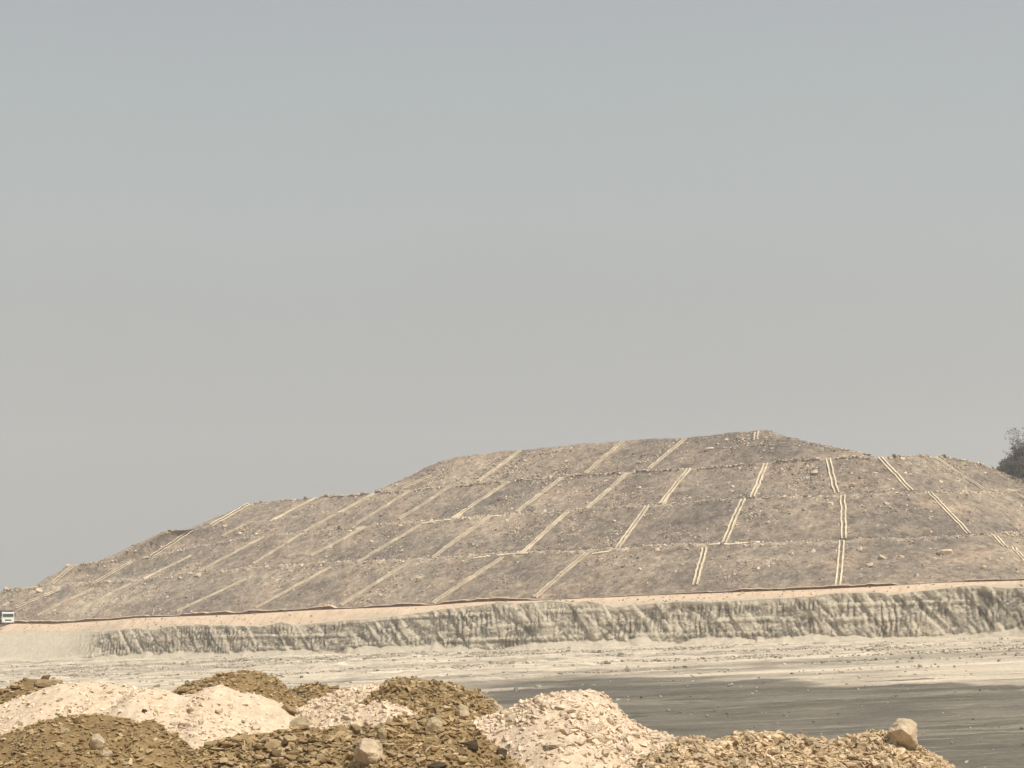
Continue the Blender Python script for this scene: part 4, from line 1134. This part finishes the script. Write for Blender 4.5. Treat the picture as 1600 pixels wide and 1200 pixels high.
# ---- boulders and notable stones: (px, py, width px, height px, material, seed, boxiness, rotation, label)
NOTABLE = [
    (1411, 1150, 45, 46, 'boulder', 84, 0.45, (0.05, 0.0, -0.2), "big cream squarish boulder perched on the tan rubble ridge at right"),
    (75, 1066, 48, 13, 'trock1', 42, 0.7, (-0.08, 0.03, 0.1), "wide flat slab overhanging the low brown heap at far left"),
    (46, 1060, 20, 7, 'trock1', 61, 0.7, (0, 0.05, 0.3), "small flat slab lying left of the wide overhanging slab"),
    (151, 1157, 24, 28, 'boulder', 43, 0.8, (0.35, 0.35, 0.2), "white angular stone alone on the smooth brown soil heap"),
    (575, 1172, 46, 50, 'boulder', 44, 0.7, (0.3, 0.05, 0.3), "biggest pale rounded block among brown slabs at bottom centre"),
    (677, 1130, 24, 28, 'trock1', 45, 0.8, (0.4, 0.5, 0.3), "diamond shaped tan stone near the top of the near brown heap"),
    (597, 1144, 15, 21, 'trock1', 46, 0.8, (0.1, 0.1, 0.2), "small upright tan stone above the biggest pale block"),
    (467, 1130, 44, 24, 'greyrock', 47, 0.8, (0.1, -0.15, 0.1), "bulky grey tan block between the smooth white heap and brown slabs"),
    (450, 1106, 30, 12, 'brock1', 48, 0.8, (0.1, 0.5, 0.1), "tilted brown slab at the right end of the smooth white heap"),
    (722, 1110, 24, 30, 'trock1', 49, 0.4, (0.2, 0.2, 0.3), "rounded tan boulder in the brown blocky heap near the big white heap"),
    (736, 1163, 28, 15, 'darkrock', 50, 0.7, (0.1, 0.2, 0.2), "dark flat stone at the right side of the near brown heap"),
    (784, 1176, 22, 20, 'darkrock', 51, 0.6, (0.1, 0.5, 0.2), "dark stone at the foot of the big white heap"),
    (684, 1196, 38, 14, 'darkrock', 52, 0.5, (0.1, 0.0, 0.2), "dark rock at the bottom edge below the near brown heap"),
    (648, 1183, 15, 15, 'boulder', 53, 0.8, (0.2, 0.1, 0.5), "small cream cube stone low on the near brown heap"),
    (776, 1106, 18, 18, 'boulder', 54, 0.3, (0.1, 0.3, 0.2), "smooth white rounded stone at the edge of the dark pit floor"),
    (297, 1110, 12, 8, 'greyrock', 55, 0.8, (0.1, 0.1, 0.4), "small dark grey stone high on the smooth white heap"),
    (284, 1133, 13, 9, 'greyrock', 56, 0.8, (0.3, 0.1, 0.4), "grey stone low on the left of the smooth white heap"),
    (272, 1129, 16, 9, 'wrock1', 57, 0.8, (0.1, -0.2, 0.4), "bright white slab touching a grey stone on the smooth white heap"),
    (292, 1076, 30, 8, 'brock1', 58, 0.8, (0.05, 0.05, 0.1), "long flat brown slab at the left foot of the rounded brown heap"),
    (430, 1162, 42, 13, 'brock1', 59, 0.8, (0.15, 0.15, 0.1), "long flat brown shale slab on the broad slab heap"),
    (455, 1155, 32, 13, 'brock1', 60, 0.8, (0.15, 0.12, 0.5), "flat brown shale slab just above the long one on the slab heap"),
    (437, 1175, 30, 9, 'brock1', 62, 0.8, (0.15, 0.2, 0.2), "thin brown shale slab just below the long one on the slab heap"),
    (614, 1068, 15, 12, 'brock1', 63, 0.8, (0.1, -0.1, 0.2), "dark brown block on the upper left of the brown blocky heap"),
    (578, 1068, 15, 5, 'darkrock', 64, 0.8, (0.0, -0.2, 0.1), "thin dark slab on top of the middle white heap"),
    (852, 1101, 15, 14, 'wrock1', 65, 0.8, (0.3, 0.1, 0.2), "upright white block near the top of the largest white heap"),
    (828, 1104, 22, 9, 'wrock1', 66, 0.8, (0.1, 0.3, 0.2), "flat white slab near the upper left of the largest white heap"),
    (868, 1162, 38, 9, 'wrock1', 67, 0.8, (0.1, 0.05, 0.1), "wide white ledge stone with deep shade low on the largest white heap"),
    (1176, 1143, 12, 9, 'boulder', 68, 0.7, (0.1, 0.2, 0.2), "cream stone on the highest left hump of the tan ridge"),
    (1268, 1158, 24, 9, 'trock1', 69, 0.8, (0.1, 0.2, 0.2), "flat tan slab with dark shade in the dip of the tan ridge"),
    (1335, 1183, 24, 8, 'trock1', 70, 0.8, (0.1, 0.0, 0.2), "flat tan slab low in front of the cream boulder ridge"),
    (545, 1119, 22, 10, 'wrock1', 71, 0.8, (0.1, 0.1, 0.2), "white block on the small low white heap"),
    (563, 1087, 14, 10, 'wrock1', 72, 0.8, (0.1, -0.4, 0.2), "white triangular stone on the middle white heap"),
    (225, 1110, 9, 7, 'darkrock', 73, 0.7, (0.1, 0.4, 0.2), "small dark chip between the two left white heaps"),
    (100, 1140, 16, 9, 'trock1', 74, 0.7, (0.1, 0.3, 0.2), "tan stone on the upper left of the smooth brown soil heap"),
    (122, 1126, 14, 8, 'brock1', 75, 0.7, (0.1, 0.6, 0.2), "tilted brown stone near the top of the smooth brown soil heap"),
    (277, 1170, 20, 7, 'brock1', 76, 0.8, (0.1, 0.7, 0.1), "thin tilted slab on the right side of the smooth brown soil heap"),
    (165, 1176, 16, 12, 'boulder', 77, 0.5, (0.1, 0.1, 0.2), "pale stone below the white angular stone on the brown soil heap"),
    (196, 1193, 10, 8, 'boulder', 78, 0.3, (0.1, 0.1, 0.2), "small round pale pebble low on the brown soil heap"),
    (420, 1191, 13, 12, 'boulder', 79, 0.6, (0.1, 0.1, 0.2), "pale stone at the bottom edge of the slab heap"),
    (500, 1183, 16, 14, 'trock1', 80, 0.6, (0.1, 0.1, 0.2), "tan stone left of the biggest pale block"),
]
noted = []
PERCH = np.array([(-.50, -.22, .06), (-.42, .1, .2), (-.02, -.5, .24), (.28, -.48, .02), (-.14, .0, .5), (.28, .0, .52), (.50, -.15, .38), (.50, -.12, -.30),
                  (.3, .5, .2), (-.3, .5, .1), (-.34, .2, -.30), (.08, .18, -.5), (.44, .06, -.54), (.45, .3, .3), (-.1, .35, .42)])
for (px, py, w, h, mk, seed, boxy, rot, lab) in NOTABLE:
    hit = cast_heaps(px, min(py + h * 0.40, 1260))
    if hit is None: continue
    P, key = hit[0][0], hit[1]; s = hit[0][3] / F
    me = boulder_mesh("boulder", seed, 22, boxy, 3, 0.03, MT[mk], PERCH if px == 1411 else None)
    o = bpy.data.objects.new("boulder" if w * h > 900 else "stone", me); COL.objects.link(o)
    W, Hh = w * s * 0.98, h * s * 1.02
    o.scale = (W, max(W * 0.8, Hh * 0.8) if h > w * 0.5 else W * 0.75, Hh)
    o.location = P + Vector((0, 0.10 * W, h * (0.40 if px == 1411 else 0.22) * s))
    o.rotation_euler = rot
    noted.append((P, W))
    tag(o, lab, "boulder" if w * h > 900 else "stone", "notable stones on the spoil heaps")

# ---- the mass of fragments: the largest are single objects, the rest is rubble
KIND = {   # key: (count, log-mean size, sigma, thickness range, tilt, material)
    'A': (420, -1.75, 0.40, (0.22, 0.5), 0.35, 'brock'), 'B': (1700, -2.5, 0.45, (0.3, 0.7), 0.4, 'brock'), 'C': (700, -2.15, 0.4, (0.3, 0.7), 0.4, 'brock'),
    'D': (2600, -2.25, 0.42, (0.35, 0.85), 0.5, 'brock'), 'E': (1100, -2.55, 0.5, (0.3, 0.8), 0.5, 'wrock'), 'F': (1000, -2.7, 0.5, (0.3, 0.8), 0.5, 'wrock'),
    'G': (1700, -2.4, 0.45, (0.4, 0.9), 0.5, 'wrock'), 'N': (900, -2.4, 0.45, (0.4, 0.9), 0.5, 'wrock'), 'H': (5600, -2.42, 0.5, (0.3, 0.8), 0.5, 'wrock'),
    'I': (3800, -2.72, 0.5, (0.2, 0.6), 0.4, 'brock'), 'J': (3800, -2.15, 0.5, (0.18, 0.45), 0.42, 'brock'), 'K': (2600, -2.3, 0.5, (0.22, 0.6), 0.45, 'brock'),
    'L': (9500, -2.2, 0.38, (0.25, 0.6), 0.7, 'trock'),
}
frag = {'brock': [], 'wrock': [], 'trock': []}
single = []
for key, (n, mu, sg, (t0, t1), tilt, mk) in KIND.items():
    rng = np.random.default_rng(ord(key) * 7)
    f, xr, d, kind = HF[key]
    X = rng.uniform(xr[0], xr[-1], n * 3); Y = rng.uniform(d - 2.9, d + 0.9, n * 3)
    Z = f(X, Y)
    ok = Z > BENCH_Z
    for k2, (f2, xr2, d2, _) in HF.items():
        if k2 == key or abs(d2 - d) > 9: continue
        near = (X > xr2[0] - .3) & (X < xr2[-1] + .3)
        ok &= ~(near & (f2(X, Y) > Z + 0.03))
    dens = fbm(X * 0.7 + ord(key), Y * 0.7, 3.0, 3, 0.6)
    lo_ = {'I': 0.35, 'F': 0.12, 'E': 0.2, 'H': 0.10, 'B': 0.4}.get(key, 0.75)
    ok &= rng.random(len(X)) < lo_ + (1 - lo_) * sstep(-0.05, 0.35, dens)
    ids = np.where(ok)[0][:n]
    X, Y, Z = X[ids], Y[ids], Z[ids]
    m = len(X)
    sz = np.clip(np.exp(rng.normal(mu, sg, m)), 0.035, math.exp(mu + 1.9 * sg))
    th = rng.uniform(t0, t1, m)
    dims = np.stack([rng.uniform(0.9, 1.5, m), rng.uniform(0.6, 1.0, m), th], -1)
    tint = rng.beta(2.0, 2.0, m)
    Z = Z + sz * th * (0.08 if mk == 'wrock' else 0.20)
    q = rng.choice(m, int(m * 0.10), replace=False)              # strays kicked over onto the neighbouring heaps
    Xs = X[q] + rng.normal(0, 0.7, len(q)); Ys = Y[q] + rng.normal(0, 0.5, len(q))
    Zs = np.max([np.where((Xs > g[1][0] - .5) & (Xs < g[1][-1] + .5) & (np.abs(Ys - g[2]) < 3.3), g[0](Xs, Ys), -99) for g in HF.values()], axis=0)
    o2 = Zs > BENCH_Z - 0.1; q = q[o2]
    X = np.concatenate([X, Xs[o2]]); Y = np.concatenate([Y, Ys[o2]]); Z = np.concatenate([Z, Zs[o2] + 0.1 * sz[q] * th[q]])
    sz = np.concatenate([sz, sz[q] * 0.8]); dims = np.concatenate([dims, dims[q]]); tint = np.concatenate([tint, tint[q]]); m = len(X)
    frag[mk].append((np.stack([X, Y, Z], -1), sz, dims, tint, np.full(m, tilt), np.full(m, ord(key))))
allf = []
for mk, L in frag.items():
    P, sz, dm, tn, ti, ky = [np.concatenate([a[i] for a in L]) for i in range(6)]
    allf.append([mk, P, sz, dm, tn, ti, ky])
# 270 largest of the visible ones become objects
cand = []
for fi, (mk, P, sz, dm, tn, ti, ky) in enumerate(allf):
    px, py = px_of(P)
    vis = (px > 0) & (px < 1600) & (py < 1205)
    own = np.array([abs(p[1] - HF[chr(int(c))][2]) < 3.2 and HF[chr(int(c))][1][0] - .1 < p[0] < HF[chr(int(c))][1][-1] + .1 for p, c in zip(P, ky)])
    score = np.where(vis & own, sz * dm[:, 0] * np.maximum(dm[:, 2], 0.3), 0)
    for j in np.argsort(-score)[:300]: cand.append((score[j], fi, j))
cand.sort(reverse=True)
chosen = {}
for sc_, fi, j in cand:
    if len(chosen) >= 255: break
    chosen[(fi, j)] = True
FRAGL = {'A': "flat brown slab fragment on the low heap at far left", 'B': "small brown fragment on the rounded brown heap in the back row",
         'C': "brown fragment on the smallest back row heap", 'D': "brown angular block on the blocky heap beside the dark floor",
         'E': "white angular fragment on the leftmost white heap", 'F': "white fragment on the smooth white heap left of centre",
         'G': "white fragment on the middle white heap", 'N': "white fragment on the small low white heap",
         'H': "white angular block in the largest white heap", 'I': "brown chip in the smooth soil heap at near left",
         'J': "flat brown shale fragment on the broad slab heap", 'K': "brown slab fragment on the near brown heap left of the big white one",
         'L': "tan fragment on the rubble ridge at lower right"}
FRAGC = {'brock': 'brock1', 'wrock': 'wrock1', 'trock': 'trock1'}
fm = {mk: [boulder_mesh("rock_fragment", 900 + i + 20 * q, 15, 0.8, 1, 0.03, MT[FRAGC[mk]]) for i in range(8)] for q, mk in enumerate(frag)}
rngf = np.random.default_rng(77)
for (fi, j) in chosen:
    mk, P, sz, dm, tn, ti, ky = allf[fi]
    o = bpy.data.objects.new("rock_fragment", fm[mk][int(rngf.integers(0, 8))]); COL.objects.link(o)
    o.location = Vector(P[j]); o.scale = Vector(sz[j] * dm[j])
    Rm = rotmats(1, ti[j], rngf)[0]
    o.rotation_euler = Matrix(Rm.tolist()).to_euler()
    k = chr(int(ky[j]))
    tag(o, FRAGL[k], "rock fragment", "rock fragments: " + FRAGL[k].split(" on ")[-1].split(" in ")[-1])
STUFFL = {'brock': "loose brown shale chips littering the brown spoil heaps", 'wrock': "loose white limestone chips littering the white heaps", 'trock': "dense tan stone chips covering the ridge at lower right"}
for fi, (mk, P, sz, dm, tn, ti, ky) in enumerate(allf):
    keep = np.ones(len(P), bool)
    for (a, j) in chosen:
        if a == fi: keep[j] = False
    for (Q, W) in noted:
        keep &= np.linalg.norm(P - np.array(Q), axis=1) > 0.28 * W
    o = scatter_mesh("stone_chips", P[keep], sz[keep], dm[keep], tn[keep], MT[mk], float(np.mean(ti)), rngf, CHIPT)
    tag(o, STUFFL[mk], "stone chips", kind="stuff")

# ---------------------------------------------------------------- tipper truck on the haul road
def build_truck():
    px = 13.0
    X, Y = line_point(np.array([px]), ROAD_BACK - 5.5)
    X, Y = float(X[0]), float(Y[0])
    z = float(np.interp(Y, by[::-1], ztoe[::-1])) + 0.0
    i = int(np.argmin(np.hypot(bx - X, by - Y))); z = float(ztoe[i]) - 0.02
    root = empty("tipper_truck", (X, Y, z), math.atan2(X, Y) * -1 + R(7))
    tag(root, "white tipper truck facing the camera on the haul road at far left", "truck")
    white = plain("white_truck_paint", (0.80, 0.80, 0.76), 0.35, 0.5)
    glass = plain("dark_windscreen_glass", (0.035, 0.045, 0.045), 0.08, 0.6)
    black = plain("black_rubber_and_plastic", (0.022, 0.024, 0.022), 0.7, 0.3)
    steel = plain("dark_green_grey_body_steel", (0.06, 0.075, 0.068), 0.6, 0.4)
    lampm = plain("lamp_lens", (0.75, 0.72, 0.62), 0.15, 0.6)
    rimm = plain("grey_steel_rim", (0.35, 0.35, 0.34), 0.4, 0.5, 0.6)
    # forward is -Y; origin on the ground under the front axle
    bm = bmesh.new()
    box(bm, 0, 0.55, 1.62, 2.42, 1.75, 1.92, 0.14)
    for v in bm.verts:                                     # raked screen
        if v.co.z > 1.75: v.co.y += (v.co.z - 1.75) * 0.18 * (1 if v.co.y < 0.5 else 0)
    cab = bm_obj("cab", bm, white, root, True)
    for p in cab.data.polygons: p.use_smooth = False
    bm = bmesh.new(); box(bm, 0, -0.305, 1.86, 2.16, 0.10, 0.62, 0.04, Matrix.Rotation(R(-10), 4, 'X')); bm_obj("windscreen", bm, glass, root)
    for s in (-1, 1):
        bm = bmesh.new(); box(bm, s * 1.215, 0.5, 1.95, 0.03, 0.9, 0.55, 0.01); bm_obj("side_window", bm, glass, root)
    bm = bmesh.new(); box(bm, 0, -0.37, 0.86, 1.30, 0.05, 0.24, 0.02)
    for k in range(3): box(bm, 0, -0.40, 0.79 + 0.07 * k, 1.22, 0.03, 0.025)
    bm_obj("grille", bm, black, root)
    bm = bmesh.new(); box(bm, 0, -0.42, 0.52, 2.44, 0.26, 0.34, 0.05); bm_obj("bumper", bm, white, root)
    bm = bmesh.new(); box(bm, 0, -0.36, 0.30, 2.0, 0.12, 0.16, 0.03); bm_obj("air_dam", bm, black, root)
    for s in (-1, 1):
        bm = bmesh.new(); box(bm, s * 0.92, -0.555, 0.56, 0.36, 0.05, 0.17, 0.02); bm_obj("headlight", bm, lampm, root)
        bm = bmesh.new(); box(bm, s * 1.40, -0.18, 2.02, 0.16, 0.10, 0.56, 0.03); box(bm, s * 1.29, -0.16, 2.20, 0.12, 0.04, 0.04); bm_obj("mirror", bm, black, root)
    bm = bmesh.new(); box(bm, 0, -0.1, 2.62, 2.1, 0.3, 0.05, 0.02); bm_obj("sun_visor", bm, black, root)
    # tipper body
    bm = bmesh.new()
    box(bm, 0, 4.3, 1.25, 2.56, 5.2, 0.12)
    for s in (-1, 1): 
        box(bm, s * 1.30, 4.3, 2.05, 0.10, 5.2, 1.52)
        for k in range(7): box(bm, s * 1.375, 1.95 + 0.78 * k, 2.05, 0.06, 0.12, 1.5)
    box(bm, 0, 1.65, 2.02, 2.70, 0.10, 1.45); box(bm, 0, 6.95, 2.05, 2.70, 0.10, 1.52)
    bm_obj("tipper_body", bm, steel, root)
    bm = bmesh.new()
    for s in (-1, 1): box(bm, s * 0.42, 3.8, 0.92, 0.14, 6.2, 0.28)
    bm_obj("chassis", bm, black, root)
    for y in (0.45, 4.5, 5.85):
        for s in (-1, 1):
            bm = bmesh.new()
            g = bmesh.ops.create_cone(bm, cap_ends=True, segments=28, radius1=0.52, radius2=0.52, depth=0.34 if y < 1 else 0.6,
                                      matrix=Matrix.Translation((s * (1.04 if y < 1 else 0.95), y, 0.52)) @ Matrix.Rotation(R(90), 4, 'Y'))
            bmesh.ops.bevel(bm, geom=[e for e in bm.edges if len(e.link_faces) == 2 and max(len(f.verts) for f in e.link_faces) > 6], offset=0.06, segments=2, affect='EDGES')
            w = bm_obj("wheel", bm, black, root)
            bm = bmesh.new()
            bmesh.ops.create_cone(bm, cap_ends=True, segments=24, radius1=0.27, radius2=0.22, depth=0.06,
                                  matrix=Matrix.Translation((s * (1.225 if y < 1 else 1.26), y, 0.52)) @ Matrix.Rotation(R(90 * s), 4, 'Y'))
            bm_obj("rim", bm, rimm, w)
build_truck()

# ---------------------------------------------------------------- trees behind the right shoulder
LEAFM = Mat("dry_olive_leaves", 0.8)
LEAFM.color(LEAFM.ramp(LEAFM.attr("tint"), [(0.0, (0.125, 0.108, 0.078)), (0.5, (0.19, 0.165, 0.12)), (1.0, (0.27, 0.235, 0.175))]))
BARK = Mat("grey_brown_bark"); BARK.color(BARK.ramp(BARK.noise(3.0, 4), [(0.3, (0.07, 0.055, 0.04)), (0.7, (0.14, 0.115, 0.085))]))
def build_tree(px, base_py, Y, Hm, Wm, seed, lab):
    rng = np.random.default_rng(seed)
    base = at(px, base_py, float(Y)); base[2] -= 1.0
    root = empty("tree", Vector(base)); tag(root, lab, "tree", "trees behind the right shoulder of the dump")
    # trunk and limbs
    bm = bmesh.new(); tips = []
    def limb(a, b, r0, r1):
        a, b = np.array(a, float), np.array(b, float)
        d = Vector(b - a); L = d.length
        M = Matrix.Translation(Vector((a + b) / 2)) @ d.to_track_quat('Z', 'Y').to_matrix().to_4x4()
        bmesh.ops.create_cone(bm, cap_ends=True, segments=8, radius1=r0, radius2=r1, depth=L, matrix=M)
    fork = np.array([0.2, 0, Hm * 0.25])
    limb((0, 0, -1.0), fork, Hm * 0.035, Hm * 0.026)
    for k in range(9):
        a = k * 2.4 + rng.uniform(-.4, .4); el = rng.uniform(0.35, 1.2)
        L = rng.uniform(0.42, 0.62)
        t1 = fork + np.array([math.cos(a) * math.cos(el) * Wm * L * 0.55, math.sin(a) * math.cos(el) * Wm * L * 0.55, math.sin(el) * Hm * L * 0.8])
        limb(fork, t1, Hm * 0.016, Hm * 0.009); tips.append(t1)
        for q in range(3):
            t2 = t1 + rng.normal(0, 1, 3) * np.array([Wm * 0.14, Wm * 0.14, Hm * 0.11]) + np.array([0, 0, Hm * 0.06])
            limb(t1, t2, Hm * 0.008, Hm * 0.003); tips.append(t2)
    bm_obj("trunk", bm, BARK.m, root)
    # crown: leaf sized faces in clumps round the limb ends
    C = []
    for t in tips:
        for q in range(7):
            c = t + rng.normal(0, 1, 3) * np.array([Wm * 0.085, Wm * 0.085, Hm * 0.075])
            m = int(rng.integers(120, 220)); rad = rng.uniform(0.5, 1.15) * Hm / 13
            C.append(c + np.clip(rng.normal(0, 0.9, (m, 3)), -1.5, 1.5) * rad * np.array([0.75, 0.75, 0.5]))
    # low skirt of foliage
    for q in range(130):
        a = rng.uniform(0, 6.28); rr = Wm * rng.uniform(0.15, 0.46)
        c = np.array([math.cos(a) * rr, math.sin(a) * rr, Hm * rng.uniform(0.02, 0.35)])
        C.append(c + rng.normal(0, 1, (120, 3)) * 0.8 * Hm / 13)
    P = np.concatenate(C); n = len(P)
    s = rng.uniform(0.10, 0.24, n)
    u = rng.normal(size=(n, 3)); u /= np.linalg.norm(u, axis=1)[:, None]
    w = np.cross(u, rng.normal(size=(n, 3))); w /= np.linalg.norm(w, axis=1)[:, None]
    V = np.stack([P - u * s[:, None], P + w * s[:, None] * 0.5, P + u * s[:, None], P - w * s[:, None] * 0.5], 1).reshape(-1, 3)
    tint = np.clip(0.45 + 0.4 * fbm(P[:, 0] * .5, P[:, 1] * .5, P[:, 2] * .5, 3) + rng.normal(0, .15, n), 0, 1)
    link_mesh("crown", V, np.arange(4 * n).reshape(n, 4), LEAFM.m, root, attrs={"tint": np.repeat(tint, 4)})
    return root
build_tree(1666, 780, 318, 19.0, 21.0, 5, "tall dark hazy tree cut by the right edge behind the dump shoulder")
build_tree(1600, 772, 322, 9.5, 12.0, 9, "low bushy dark tree with feathery left side behind the dump shoulder")

# ---------------------------------------------------------------- haze
def build_haze():
    bm = bmesh.new(); box(bm, 0, 500, 40, 3600, 3000, 300)
    M = bpy.data.materials.new("dusty_air"); M.use_nodes = True
    n = M.node_tree; n.nodes.clear()
    o = n.nodes.new("ShaderNodeOutputMaterial"); v = n.nodes.new("ShaderNodeVolumePrincipled")
    v.inputs['Color'].default_value = (0.80, 0.84, 0.90, 1); v.inputs['Density'].default_value = 0.00048; v.inputs['Anisotropy'].default_value = 0.2
    n.links.new(v.outputs[0], o.inputs['Volume'])
    h = bm_obj("haze", bm, M); tag(h, kind="stuff")
HAZE = True
if HAZE: build_haze()
